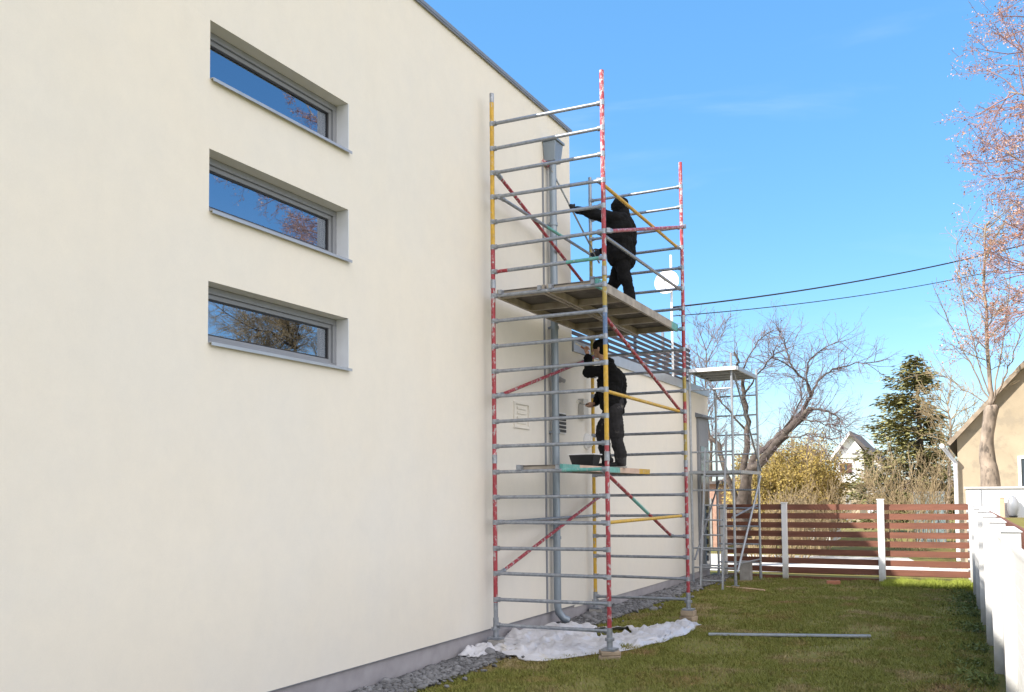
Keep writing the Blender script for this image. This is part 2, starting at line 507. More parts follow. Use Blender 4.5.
nt_ = 11000
X2 = -1.70+1.55*rng.random(nt_); Y2 = 18.45+.80*rng.random(nt_)
H2 = (.05+.09*rng.random(nt_))*(1+.5*np.array([mnoise.noise(V((a*4, 3, 1))) for a in X2]))
a2_ = rng.random(nt_)*6.283; l2_ = rng.normal(size=(nt_, 2))*.45
v0 = np.stack([X2-.008*np.cos(a2_), Y2-.008*np.sin(a2_), 0*X2-.01], 1); v1 = np.stack([X2+.008*np.cos(a2_), Y2+.008*np.sin(a2_), 0*X2-.01], 1)
v2 = np.stack([X2+l2_[:, 0]*H2, Y2+l2_[:, 1]*H2, H2], 1)
M['lush'] = mat('fresh_grass', (.27, .31, .045), rough=.85, var=.3, scale=3)
tag(np_mesh('tall_grass', np.stack([v0, v1, v2], 1).reshape(-1, 3), np.arange(3*nt_).reshape(-1, 3), M['lush']), kind='stuff', cat='grass',
    label='taller bright grass along the foot of the sunlit back fence')

# leafy weeds along the foot of the white fence
nw = 5000
Y = 7+11*rng.random(nw); X = .11-.033*(Y-9.43) - .03 - np.abs(rng.normal(size=nw))*.16
cl = np.array([mnoise.noise(V((a*1.7, b*1.7, 15))) for a, b in zip(X, Y)]); k_ = cl > .08
X, Y = X[k_], Y[k_]; nw = len(X)
Z = .01+.07*rng.random(nw)
a1 = rng.normal(size=(nw, 3))*.022; a2 = rng.normal(size=(nw, 3))*.022
c = np.stack([X, Y, Z], 1)
verts = np.stack([c-a1*.5, c+a1*.6+a2*.3, c+a2], 1).reshape(-1, 3)
tag(np_mesh('ground_weeds', verts, np.arange(3*nw).reshape(-1, 3), M['ivy']), kind='stuff', cat='weeds',
    label='low leafy weeds at the foot of the white fence')

# ================================================================== house
WX = -5.124
HT = 6.95
HC = 12.05
house = thing('house', (WX, HC, 0), 'tall cream rendered house with slit windows, flat grey roof edge and a lower wing', 'house')
wins = [(5.12, 6.845, 2.935, 3.40), (5.12, 6.845, 3.935, 4.41), (5.12, 6.845, 4.95, 5.405)]
RD = .13
PL = .229
m = MB()
Y0 = -6.0
# front face with the three openings, right down from the roof
ycut = [Y0, 5.12, 6.845, HC]
zc = [PL]
for w in wins: zc += [w[2], w[3]]
zc += [HT]
for i in range(3):
    for j in range(len(zc)-1):
        if i == 1 and j in (1, 3, 5): continue
        y0, y1, z0, z1 = ycut[i], ycut[i+1], zc[j], zc[j+1]
        m.add([(WX, y0, z0), (WX, y1, z0), (WX, y1, z1), (WX, y0, z1)], [(0, 1, 2, 3)])
for (y0, y1, z0, z1) in wins:    # plastered reveals at top and left
    m.add([(WX, y0, z1), (WX, y1, z1), (WX-RD-.2, y1, z1), (WX-RD-.2, y0, z1)], [(0, 1, 2, 3)])
    m.add([(WX, y0, z0), (WX, y0, z1), (WX-RD-.2, y0, z1), (WX-RD-.2, y0, z0)], [(0, 1, 2, 3)])
    m.add([(WX, y1, z0), (WX-RD-.2, y1, z0), (WX-RD-.2, y1, z1), (WX, y1, z1)], [(0, 1, 2, 3)])
    m.add([(WX, y0, z0), (WX-RD-.2, y0, z0), (WX-RD-.2, y1, z0), (WX, y1, z0)], [(0, 1, 2, 3)])
XB = -14.0
m.add([(WX, HC, PL), (XB, HC, PL), (XB, HC, HT), (WX, HC, HT)], [(0, 1, 2, 3)])
m.add([(WX, Y0, PL), (XB, Y0, PL), (XB, Y0, HT), (WX, Y0, HT)], [(0, 3, 2, 1)])
m.add([(XB, Y0, PL), (XB, HC, PL), (XB, HC, HT), (XB, Y0, HT)], [(0, 3, 2, 1)])
m.build('wall', M['stucco'], house)
m = MB(); m.box((XB, Y0, -.3), (WX-.02, HC, PL)); m.build('plinth', M['plinth'], house)
m = MB(); m.box((XB-.03, Y0-.03, HT), (WX+.035, HC+.035, HT+.04))
m.box((WX+.012, Y0-.03, HT-.018), (WX+.030, HC+.030, HT-.001))
m.build('roof_edge', M['flashing'], house)
# unseen block added on the roof to cast shade over the back fence
m = MB(); m.box((-13.0, -4.0, HT+.051), (-8.35, 12.3, 8.90)); m.build('shadow_block', M['stucco'], house)
# thin drip line on top of the plinth
m = MB(); m.box((WX-.025, Y0, PL-.006), (WX+.006, HC, PL-.001)); m.build('drip_edge', M['flashing'], house)

for wi, (y0, y1, z0, z1) in enumerate(wins):
    fx = WX-RD
    w = MB()
    t = .055
    w.box((fx-.07, y0+.001, z1-t), (fx, y1-.001, z1-.001)); w.box((fx-.07, y0+.001, z0+.001), (fx, y1-.001, z0+t))
    w.box((fx-.07, y0+.001, z0+t), (fx, y0+t, z1-t)); w.box((fx-.07, y1-t, z0+t), (fx, y1-.001, z1-t))
    win = w.build('window', M['frame'], house, bevel=.004)
    s_ = MB(); a, b = t, t+.035
    s_.box((fx-.06, y0+a, z1-b), (fx-.022, y1-a, z1-a)); s_.box((fx-.06, y0+a, z0+a), (fx-.022, y1-a, z0+b))
    s_.box((fx-.06, y0+a, z0+b), (fx-.022, y0+b, z1-b)); s_.box((fx-.06, y1-b, z0+b), (fx-.022, y1-a, z1-b))
    s_.build('sash', M['frame'], win, bevel=.003)
    gk = MB(); c_ = b+.012
    gk.box((fx-.055, y0+b, z1-c_), (fx-.034, y1-b, z1-b)); gk.box((fx-.055, y0+b, z0+b), (fx-.034, y1-b, z0+c_))
    gk.box((fx-.055, y0+b, z0+c_), (fx-.034, y0+c_, z1-c_)); gk.box((fx-.055, y1-c_, z0+c_), (fx-.034, y1-b, z1-c_))
    gk.build('gasket', M['gasket'], win)
    pn = MB(); pn.add([(fx-.045, y0+b, z0+b), (fx-.045, y1-b, z0+b), (fx-.045, y1-b, z1-b), (fx-.045, y0+b, z1-b)], [(0, 1, 2, 3)])
    pn.build('pane', M['pane'], win)
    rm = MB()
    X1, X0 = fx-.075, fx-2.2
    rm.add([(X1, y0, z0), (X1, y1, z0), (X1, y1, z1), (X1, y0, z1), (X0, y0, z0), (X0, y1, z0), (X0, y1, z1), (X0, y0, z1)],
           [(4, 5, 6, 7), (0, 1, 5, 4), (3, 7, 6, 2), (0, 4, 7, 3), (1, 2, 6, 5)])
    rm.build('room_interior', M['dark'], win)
    sl = MB()
    sl.prism([(fx, y0+.002, z0+.012), (WX+.038, y0+.002, z0+.002), (WX+.038, y0+.002, z0-.022), (WX+.033, y0+.002, z0-.022),
              (WX+.033, y0+.002, z0-.003), (fx, y0+.002, z0+.005)], (0, y1-y0-.004+.012, 0))
    sl.build('sill', M['sill'], win)
    jb = MB(); jb.box((fx, y1-.006, z0+.014), (WX+.004, y1-.0005, z1-.002)); jb.build('jamb_cladding', mat('pale_metal_cladding', (.70, .73, .78), rough=.4, metal=.2, var=.04), win)
    if wi == 0:
        cu = MB(); pts = []
        for i in range(13):
            yy = y0+.04+.255*i/12
            pts.append((fx-.085-.006*math.sin(i*2.1), yy))
        vs = [(x, y, z0+.05) for x, y in pts]+[(x, y, z1-.05) for x, y in pts]
        cu.add(vs, [(i, i+1, 14+i, 13+i) for i in range(12)])
        cu.build('curtain', M['blind'], win, smooth=True)

# lower wing
WZ = 3.80
WE = 19.40
wx2 = WX-.012
m = MB()
m.add([(wx2, HC, .19), (wx2, WE, .19), (wx2, WE, WZ), (wx2, HC, WZ)], [(0, 1, 2, 3)])
m.add([(wx2, WE, .19), (XB, WE, .19), (XB, WE, WZ), (wx2, WE, WZ)], [(0, 1, 2, 3)])
m.add([(XB, HC, WZ), (wx2, HC, WZ), (wx2, WE, WZ), (XB, WE, WZ)], [(0, 1, 2, 3)])
m.build('wing_wall', M['stucco'], house)
m = MB(); m.box((XB, HC+.001, -.4), (wx2-.015, WE-.02, .19)); m.build('wing_plinth', M['plinth'], house)
m = MB(); m.box((wx2-.30, HC+.036, WZ+.001), (wx2+.03, WE+.03, WZ+.16)); m.box((XB, WE-.28, WZ+.001), (wx2-.30, WE+.03, WZ+.16))
m.build('wing_roof_edge', M['sill'], house)
# terrace railing of horizontal boards
m = MB()
for k in range(8):
    z = WZ+.22+.092*k
    m.box((wx2-.16, HC+.08, z), (wx2-.135, 18.62, z+.050))
    m.box((-8.2, 18.60, z), (wx2-.16, 18.625, z+.050))
m.build('terrace_railing', mat('dark_stained_slats', (.055, .042, .046), rough=.6), house)
for y in (HC+.1, 13.7, 15.3, 16.9, 18.58):
    m = MB(); m.box((wx2-.205, y, WZ+.16), (wx2-.162, y+.05, WZ+.16+.86))
    m.build('railing_post', M['flashing'], house)
# narrow door with a grey hood in the wing
m = MB(); m.box((wx2+.002, 18.48, .19), (wx2+.05, 19.22, 3.30))
dr = m.build('door', M['frame'], house)
m = MB(); m.box((wx2+.0505, 18.58, .3), (wx2+.056, 19.12, 2.72)); m.build('door_pane', M['glassdark'], dr)
m = MB(); m.prism([(wx2, 18.4, 3.305), (wx2+.16, 18.4, 3.305), (wx2+.16, 18.4, 3.34), (wx2, 18.4, 3.40)], (0, .9, 0)); m.build('hood', M['flashing'], dr)

# downpipe with hopper
m = MB()
py_ = 11.255
px_ = WX+.09
m.tube([(px_, py_, 6.25), (px_, py_, .30), (px_+.01, py_+.01, .22), (px_+.06, py_+.05, .14), (px_+.12, py_+.09, .11)], .050, 14)
dp = m.build('downpipe', M['pipe'], house, smooth='auto')
m = MB()
zt, zb = 6.50, 6.24
vs = [(WX+.003, py_-.13, zt), (WX+.19, py_-.13, zt), (WX+.19, py_+.13, zt), (WX+.003, py_+.13, zt),
      (WX+.01, py_-.10, zb), (WX+.165, py_-.10, zb), (WX+.165, py_+.10, zb), (WX+.01, py_+.10, zb)]
m.hexa([vs[4], vs[5], vs[6], vs[7], vs[0], vs[1], vs[2], vs[3]])
m.box((WX+.002, py_-.15, zt+.001), (WX+.21, py_+.15, zt+.035))
m.build('hopper', M['pipe'], dp, bevel=.006)
for z in (5.4, 4.0, 2.6, 1.2):
    m = MB(); m.tube([(px_, py_, z-.02), (px_, py_, z+.02)], .060, 14); m.box((WX, py_-.02, z-.012), (px_-.05, py_+.02, z+.012))
    m.build('bracket', M['pipe'], dp)
m = MB(); m.box((WX+.001, py_-.16, .23), (WX+.02, py_-.135, 6.2)); m.build('expansion_strip', M['frame'], house)
# black vent grille
m = MB(); m.box((WX+.001, 11.46, 2.60), (WX+.02, 11.76, 2.89))
vg = m.build('vent_grille', M['whiteplastic'], house)
m = MB()
for k in range(5):
    m.box((WX+.021, 11.48, 2.62+.053*k), (WX+.034, 11.74, 2.62+.053*k+.036))
m.build('louvre', M['blackplastic'], vg)
# faint painted-over cover frame
m = MB()
y0, y1, z0, z1 = 10.18, 10.62, 2.60, 2.93
m.box((WX+.001, y0, z0), (WX+.022, y0+.03, z1)); m.box((WX+.001, y1-.03, z0), (WX+.022, y1, z1))
m.box((WX+.001, y0+.03, z1-.03), (WX+.022, y1-.03, z1)); m.box((WX+.001, y0+.03, z0), (WX+.022, y1-.03, z0+.03))
for k in range(4):
    m.box((WX+.001, y0+.10, z0+.06+.06*k), (WX+.014, y1-.10, z0+.09+.06*k))
m.build('wall_vent_cover', M['stucco'], house)
# small fixtures beside the corner
m = MB(); m.box((WX, 11.52, 3.30), (WX+.03, 11.60, 3.38)); m.tube([(WX+.03, 11.56, 3.34), (WX+.10, 11.55, 3.31)], .028, 10); m.build('wall_sensor', M['greyplastic'], house)
m = MB(); m.box((wx2, 12.28, 2.86), (wx2+.09, 12.46, 3.14)); m.build('meter_box', M['concrete'], house, bevel=.008)
m = MB(); m.tube([(wx2, 12.56, 2.54), (wx2+.03, 12.56, 2.54)], .115, 20); m.tube([(wx2+.0301, 12.56, 2.54), (wx2+.10, 12.56, 2.54)], [.105, .07], 20)
m.build('wall_lamp', M['whiteplastic'], house, smooth='auto')

# ================================================================== satellite dish on a mast on the wing roof
dx, dy = -5.42, 17.2
c0 = P(667, 283, dy)
sd = thing('satellite_dish', (c0.x+.07, dy, WZ), 'round white satellite dish on a slim mast above the terrace railing', 'satellite dish')
m = MB(); m.tube([(c0.x+.07, dy+.05, WZ+.0), (c0.x+.07, dy+.05, c0.z+.55)], .024, 8); m.build('mast', M['whiteplastic'], sd, smooth='auto')
m = MB()
ax = V((.10, -.93, .28)).normalized(); e1 = ax.cross(V((0, 0, 1))).normalized(); e2 = e1.cross(ax)
vs = []; rings = 6; nn = 28
for s_, th in ((1, 0), (1, .012)):
    for i in range(rings+1):
        r_ = .235*i/rings
        for j in range(nn):
            a = 2*math.pi*j/nn
            vs.append(V(c0) + e1*r_*math.cos(a) + e2*r_*math.sin(a)*1.08 + ax*(.9*r_*r_ - th))
fs = []
h_ = (rings+1)*nn
for i in range(rings):
    for j in range(nn):
        a = i*nn+j; b = i*nn+(j+1) % nn
        fs.append((a, b, b+nn, a+nn)); fs.append((h_+a, h_+a+nn, h_+b+nn, h_+b))
m.add(vs, fs)
m.build('dish', M['whiteplastic'], sd, smooth=True)
m = MB(); lo = V(c0)-e2*.22; tip = V(c0)+ax*.26-e2*.05
m.tube([lo, tip], .009, 6); m.tube([tip-ax*-.02, tip-ax*.05], .022, 10); m.build('feed_arm', M['greyplastic'], sd)

# ================================================================== big painted scaffold tower
TA, TB, TC, TD = V((-4.983, 9.415, 0)), V((-3.615, 9.437, 0)), V((-3.667, 12.622, 0)), V((-5.035, 12.600, 0))
ZB = .30
RS = .29
tower = thing('scaffold_tower', (TA.x, TA.y, 0), 'tall scaffold tower of worn red and yellow posts beside the cream house', 'scaffold')


def at(p, z): return V((p.x, p.y, z))


def kz(k): return ZB + RS*k


post_cols = {
    'A': (TA, [(.14, .55, 'galv'), (.55, 2.15, 'red'), (2.15, 2.36, 'redw'), (2.36, 4.62, 'red'), (4.62, 6.36, 'yellow'), (6.36, 6.47, 'galv')]),
    'B': (TB, [(.10, .34, 'galv'), (.34, 2.34, 'red'), (2.34, 3.40, 'yellow'), (3.40, 3.83, 'blue'), (3.83, 4.32, 'olive'), (4.32, 5.2, 'red'), (5.2, 6.46, 'redw')]),
    'C': (TC, [(.16, .36, 'galv'), (.36, 2.15, 'red'), (2.15, 2.75, 'olive'), (2.75, 3.05, 'red'), (3.05, 3.4, 'olive'), (3.4, 4.35, 'red'), (4.35, 6.45, 'redw')]),
    'D': (TD, [(.12, .32, 'galv'), (.32, 3.6, 'yellow'), (3.6, 5.6, 'olive'), (5.6, 6.45, 'galv')]),
}
for kx, (p, segs) in post_cols.items():
    for (a, b, c) in segs:
        m = MB(); m.tube([at(p, a), at(p, b)], .0255, 12)
        m.build('post', M[c], tower, smooth='auto')
    for k in (6.5, 13.5):
        m = MB(); m.tube([at(p, kz(k)-.05), at(p, kz(k)+.05)], .030, 12)
        m.build('joint_sleeve', M['galv'], tower, smooth='auto')
    m = MB(); zf = segs[0][0]
    m.tube([at(p, zf+.02), at(p, zf+.24)], .032, 12); m.box((p.x-.075, p.y-.075, zf-.0), (p.x+.075, p.y+.075, zf+.02))
    m.tube([at(p, zf+.10), at(p, zf+.13)], .055, 8)
    m.build('base_plate', M['galv'], tower, smooth='auto')
for (p, q, nm) in ((TA, TB, 'f'), (TD, TC, 'b')):
    for k in range(21):
        m = MB()
        jit = random.uniform(-.006, .006)
        a, b = at(p, kz(k)+jit), at(q, kz(k)-jit)
        d = (b-a).normalized()
        a2, b2 = a+d*.024, b-d*.024
        mats = [M['galv']]
        if nm == 'f' and k == 14:
            mats = [M['galv'], M['red'], M['teal']]
            c1, c2 = a2.lerp(b2, .13), a2.lerp(b2, .68)
            m.cur = 1; m.tube([a2, c1], .0205, 10); m.cur = 0; m.tube([c1, c2], .0205, 10); m.cur = 2; m.tube([c2, b2], .0205, 10)
        elif nm == 'f' and k == 6:
            mats = [M['galv'], M['teal']]
            c1 = a2.lerp(b2, .62)
            m.tube([a2, c1], .0205, 10); m.cur = 1; m.tube([c1, b2], .0205, 10)
        else:
            m.tube([a2, b2], .0205, 10)
        m.cur = 0
        m.tube([a, a+d*.055], .029, 10); m.tube([b, b-d*.055], .029, 10)   # weld sleeves at the posts
        m.tube([a+V((0, 0, -.028)), a+V((0, 0, .028))], .0285, 10); m.tube([b+V((0, 0, -.028)), b+V((0, 0, .028))], .0285, 10)
        m.build('rung', mats, tower, smooth='auto')


def brace(name, a, b, mats, split=None, ins=.07):
    """a tube with a hook clamp at either end"""
    m = MB(); a, b = V(a), V(b); d = (b-a).normalized()
    a2, b2 = a+d*ins, b-d*ins
    if split:
        c = a2.lerp(b2, split[0]); e = a2.lerp(b2, split[1])
        m.tube([a2, c], .021, 10); m.cur = 1; m.tube([c, e], .021, 10); m.cur = 0; m.tube([e, b2], .021, 10)
    else:
        m.tube([a2, b2], .021, 10)
    m.cur = len(mats)-1 if len(mats) > 1 else 0
    for q, s_ in ((a2, 1), (b2, -1)):
        m.tube([q-d*.05*s_, q+d*.05*s_], .027, 10)
        m.tube([q-d*.055*s_-V((0, .0, .02)), q-d*.055*s_+V((0, 0, .03))], .03, 8)
    return m.build(name, mats, tower, smooth='auto')


IN = V((.055, 0, 0))
brace('diagonal_brace', at(TA, kz(18))+IN, at(TD, kz(15))+IN, [M['red'], M['galv']])
brace('guard_rail', at(TA, kz(17))+IN*1.6, at(TD, kz(17))+IN*1.6, [M['galv'], M['teal'], M['galv']], (.42, .62))
brace('guard_rail', at(TB, kz(15))-IN, at(TC, kz(15))-IN, [M['galv']])
brace('guard_rail', at(TB, kz(17))-IN, at(TC, kz(17))-IN, [M['yellow'], M['galv']])
brace('diagonal_brace', at(TB, kz(15))+IN*.8, at(TC, kz(18))+IN*.8, [M['red'], M['galv']])
brace('diagonal_brace', at(TB, kz(12))-IN, at(TC, kz(9))-IN, [M['red'], M['galv']])
brace('guard_rail', at(TB, kz(9))-IN, at(TC, kz(9))-IN, [M['yellow'], M['galv']])
brace('diagonal_brace', at(TA, kz(9))+IN, at(TD, kz(12))+IN, [M['red'], M['galv']])
brace('diagonal_brace', at(TA, kz(2))+IN, at(TD, kz(5))+IN*2, [M['red'], M['galv']])
brace('diagonal_brace', at(TB, kz(6))-IN, at(TC, kz(3))-IN*4, [M['red'], M['teal'], M['galv']], (.35, .6))
brace('guard_rail', at(TB, kz(4))-IN, at(TC, kz(4))-IN, [M['yellow'], M['galv']])
brace('guard_rail', at(TA, kz(4))+IN, at(TD, kz(4))+IN, [M['galv']])


def deck(u0, u1, k, label, side_cols, group=None, bh=.05):
    z = kz(k)+.022
    ex = (TB-TA); ey = (TD-TA)
    def W(u, v, zz): return V((0, 0, zz)) + TA + ex*u + ey*v
    o = thing('scaffold_deck', W((u0+u1)/2, .5, z), label, 'scaffold deck', group)
    bw = .035
    uw = bw/1.368
    for s_, (ua, ub) in enumerate(((u0, u0+uw), (u1-uw, u1))):
        m = MB()
        cuts = [(0, .045, 1), (.045, .5, 0), (.5, .90, 0), (.90, 1.0, 1)] if s_ == 1 else [(0, 1, 0)]
        if s_ == 1 and side_cols[2] is not None:
            cuts = [(0, .16, 1), (.16, .42, 2), (.42, .60, 1), (.60, .85, 2), (.85, 1.0, 3)]
        for (a, b, c) in cuts:
            m.cur = c
            m.hexa([W(ua, a, z+.05-2*bh), W(ub, a, z+.05-2*bh), W(ub, b, z+.05-2*bh), W(ua, b, z+.05-2*bh), W(ua, a, z+.05), W(ub, a, z+.05), W(ub, b, z+.05), W(ua, b, z+.05)])
        m.build('side_beam', [M[c or 'galv'] for c in side_cols], o)
    for v in (.012, .27, .5, .73, .975):
        m = MB()
        zc_ = z+.055-2*bh
        m.hexa([W(u0+uw, v, zc_), W(u1-uw, v, zc_), W(u1-uw, v+.014, zc_), W(u0+uw, v+.014, zc_),
                W(u0+uw, v, z+.03), W(u1-uw, v, z+.03), W(u1-uw, v+.014, z+.03), W(u0+uw, v+.014, z+.03)])
        m.build('cross_beam', M['deckbeam'], o)
    m = MB()
    m.hexa([W(u0+uw, .01, z+.031), W(u1-uw, .01, z+.031), W(u1-uw, .99, z+.031), W(u0+uw, .99, z+.031),
            W(u0+uw, .01, z+.045), W(u1-uw, .01, z+.045), W(u1-uw, .99, z+.045), W(u0+uw, .99, z+.045)])
    m.build('deck_panel', M['ply'], o)
    for v, sg in ((-.004, -1), (1.004, 1)):
        for u in (u0+.04, u1-.04):
            m = MB()
            p = W(u, 0 if sg < 0 else 1, z)
            m.box((p.x-.02, p.y-.035, z-.012), (p.x+.02, p.y+.035, z+.04))
            m.build('hook', M['galv'], o)
    return o


deck(.035, .475, 13, 'worn scaffold deck high on the tower, the one nearer the cream wall', ['deckbeam', 'deckbeam', None, None], 'decks of the tall scaffold tower')
deck(.495, .945, 13, 'worn scaffold deck high on the tower with teal paint at its outer beam ends', ['deckbeam', 'teal', None, None], 'decks of the tall scaffold tower')
deck(.20, .62, 6, 'narrow lower scaffold deck with teal, peach and yellow paint along its side', ['galv', 'teal', 'peach', 'yellow'], 'decks of the tall scaffold tower', .034)

# blocks and stones below the feet
for (p, h, lab, mt, sz) in ((TB, .10, 'rough timber block under the tower foot nearest the camera', 'timber', .115), (TA, .14, 'dark timber block under the tower foot beside the wall', 'greywood', .10),
                            (TC, .16, 'timber block under the far right foot of the tall tower', 'timber', .10), (TD, .12, 'timber block under the yellow tower post in the gravel', 'greywood', .10)):
    m = MB(); z0 = -.03
    rot = random.uniform(-.5, .5)
    for (a, b, za, zb, r2) in ((sz, sz*.8, z0, h*.5, 0), (sz*.92, sz*.78, h*.5+.003, h-.003, .25)):
        c_, s_ = math.cos(rot+r2), math.sin(rot+r2)
        q = [(-a, -b), (a, -b), (a, b), (-a, b)]
        m.hexa([(p.x+x*c_-y*s_, p.y+x*s_+y*c_, za) for x, y in q]+[(p.x+x*c_-y*s_, p.y+x*s_+y*c_, zb) for x, y in q])
    o = m.build('timber_block', M[mt], bevel=.008)
    tag(o, lab, 'wood block', 'blocks under the tower feet')

for i, (x, y, s_) in enumerate([(-5.0, 12.35, .10), (-4.83, 12.75, .075), (-4.7, 12.45, .06), (-4.9, 9.05, .09)]):
    m = MB(); m.ball((x, y, s_*.45), (s_*1.25, s_, s_*.7), 10, 7)
    m.v = [tuple(V(v)+V((1, 1, .6))*(.25*s_*mnoise.noise(V(v)*14))) for v in m.v]
    tag(m.build('stone', M['stone'], smooth=True), ['largest grey stone beside the yellow post foot', 'grey stone just right of the yellow post foot',
        'small grey stone on the grass side of the gravel', 'grey stone in the gravel before the tower foot at the wall'][i], 'stone', 'loose stones in the gravel')

# dust sheet
def dust_sheet():
    m = MB(); nu, nv = 110, 60
    # outline: near edge and far edge as functions of u (left foot to the right end)
    near = [V((-5.05, 9.28, 0)), V((-4.62, 8.98, 0)), V((-4.25, 8.95, 0)), V((-3.92, 9.45, 0)), V((-3.66, 9.8, 0)), V((-3.42, 10.7, 0)), V((-3.36, 11.6, 0)), V((-3.40, 12.25, 0))]
    far = [V((-5.10, 9.75, 0)), V((-5.08, 10.3, 0)), V((-4.98, 10.75, 0)), V((-4.75, 11.0, 0)), V((-4.45, 11.3, 0)), V((-4.1, 11.7, 0)), V((-3.80, 12.2, 0)), V((-3.52, 12.45, 0))]
    def ev(L, u):
        t = u*(len(L)-1); i = min(int(t), len(L)-2); return L[i].lerp(L[i+1], t-i)
    vs = []
    for i in range(nu+1):
        u = i/nu
        for j in range(nv+1):
            v = j/nv
            p = ev(near, u).lerp(ev(far, u), v)
            e = min(v, 1-v, u*1.5, (1-u)*1.5)
            n1 = mnoise.noise(V((p.x*1.5, p.y*1.1, 1)))
            q1 = p.x*1.0+p.y*.55; q2 = p.y*1.0-p.x*.55          # across and along the main folds
            n2 = mnoise.noise(V((q1*4.2+.8*n1, q2*1.1, 4))); n3 = mnoise.noise(V((q1*2.0+n1, q2*5.2, 7))); n4 = mnoise.noise(V((p.x*11, p.y*11, 2)))
            p.x += .07*mnoise.noise(V((u*14, v*3, 1)))*(1 if e < .1 else .3); p.y += .09*mnoise.noise(V((u*14, v*3, 11)))*(1 if e < .1 else .3)
            z = .014 + .055*max(0, n1+.1) + .042*max(0, 1-abs(n2)*3.2) + .026*max(0, 1-abs(n3)*3.2) + .006*n4 + .018*max(0, 1-abs(mnoise.noise(V((q1*8.5+n2, q2*3.0, 14))))*4) + .085*math.exp(-((v-.8)/.18)**2)*(u < .55)*(.6+.5*n1)
            z *= min(1, .18+e*7)
            z = max(z, .016) + (.03 if p.x < -4.5 else 0)
            vs.append((p.x, p.y, z+gz(p.x, p.y)))
    fs = []
    for i in range(nu):
        for j in range(nv):
            if .52 < i/nu < .66 and .66 < j/nv + .12*mnoise.noise(V((i*.2, 0, 0))) < .86: continue   # a torn opening with lawn showing
            a = i*(nv+1)+j; fs.append((a, a+nv+1, a+nv+2, a+1))
    m.add(vs, fs)
    o = m.build('dust_sheet', M['sheet'], smooth=True)
    s_ = o.modifiers.new('thick', 'SOLIDIFY'); s_.thickness = .004; s_.offset = 1
    tag(o, 'crumpled white plastic dust sheet on the grass under the tall tower', 'dust sheet')


dust_sheet()
m = MB(); vs = []; nu, nv = 34, 20
for i in range(nu+1):
    for j in range(nv+1):
        u, v = i/nu, j/nv
        x = -5.09+.24*v+.04*mnoise.noise(V((u*5, v*5, 2))); y = 8.75+.50*u+.05*mnoise.noise(V((u*5, v*5, 9)))
        e = min(u, 1-u, v+.1, 1-v)
        z = .05+(.06+.07*mnoise.noise(V((x*7, y*7, 1)))+.04*mnoise.noise(V((x*19, y*19, 1))))*min(1, e*5)
        vs.append((x, y, z))
m.add(vs, [(i*(nv+1)+j, (i+1)*(nv+1)+j, (i+1)*(nv+1)+j+1, i*(nv+1)+j+1) for i in range(nu) for j in range(nv)])
o = m.build('plastic_bag', M['sheet'], smooth=True)
s_ = o.modifiers.new('thick', 'SOLIDIFY'); s_.thickness = .004; s_.offset = 1
tag(o, 'small crumpled pale plastic bag on the gravel against the grey plinth', 'plastic bag')

# ================================================================== people


def remesh(name, mb, m, parent, vox, smooth_it=4, loc=None, wrinkle=0):
    """one continuous skin grown round the collected volumes"""
    tmp = bpy.data.meshes.new('tmp'); tmp.from_pydata(mb.v, [], mb.f)
    to = bpy.data.objects.new('tmp', tmp); COL.objects.link(to)
    r_ = to.modifiers.new('r', 'REMESH'); r_.mode = 'VOXEL'; r_.voxel_size = vox; r_.use_smooth_shade = True
    if smooth_it:
        s2 = to.modifiers.new('s', 'SMOOTH'); s2.iterations = smooth_it; s2.factor = .5
    dg = bpy.context.evaluated_depsgraph_get(); dg.update()
    me = bpy.data.meshes.new_from_object(to.evaluated_get(dg))
    bpy.data.objects.remove(to); bpy.data.meshes.remove(tmp)
    if wrinkle:
        nrm = [v.normal.copy() for v in me.vertices]
        for v, nv_ in zip(me.vertices, nrm):
            p = v.co
            d = wrinkle*(mnoise.noise(V((p.x*7, p.y*7, p.z*11)))+.55*abs(mnoise.noise(V((p.x*16+3, p.y*16, p.z*30)))))
            v.co = p + nv_*d
    off = loc if loc is not None else ROOT[parent.name]
    nvt = len(me.vertices); arr = np.empty(nvt*3, np.float32); me.vertices.foreach_get('co', arr)
    arr = arr.reshape(-1, 3) - np.array(off, np.float32)
    me.vertices.foreach_set('co', arr.ravel())
    me.polygons.foreach_set('use_smooth', [True]*len(me.polygons))
    me.materials.clear(); me.materials.append(m); me.name = name; me.update()
    o = bpy.data.objects.new(name, me); COL.objects.link(o)
    ROOT[o.name] = V(off)
    if parent: o.parent = parent
    else: o.location = off
    return o


def cap(mb, a, ra, b, rb):
    a, b = V(a), V(b)
    mb.tube([a.lerp(b, t) for t in (0, .33, .66, 1)], [ra+(rb-ra)*t for t in (0, .33, .66, 1)], 12)
    mb.ball(a, ra, 12, 8); mb.ball(b, rb, 12, 8)


def hand(mb, wrist, dirv, grip, palmn):
    """palm, four unequal bent fingers and a thumb closing round 'grip' (axis direction of the held thing)"""
    d = V(dirv).normalized(); g_ = V(grip).normalized(); pn = V(palmn).normalized()
    pc = V(wrist)+d*.045
    for t in (-.5, 0, .5):
        cap(mb, V(wrist)+g_*t*.03, .020, pc+d*.03+g_*t*.055, .0165)
    for i, L in enumerate((.072, .082, .076, .060)):
        b = pc+d*.035+g_*(.03-.02*i)
        k1 = b+d*L*.40+pn*L*.18; k2 = k1+d*L*.02+pn*L*.42; k3 = k2-d*L*.28+pn*L*.12
        cap(mb, b, .0095, k1, .009); cap(mb, k1, .009, k2, .0085); cap(mb, k2, .0085, k3, .0075)
    tb = pc-d*.02+g_*.035; t1 = tb+g_*.018+pn*.032+d*.012; t2 = t1+pn*.022+d*.026-g_*.01
    cap(mb, tb, .013, t1, .011); cap(mb, t1, .011, t2, .009)


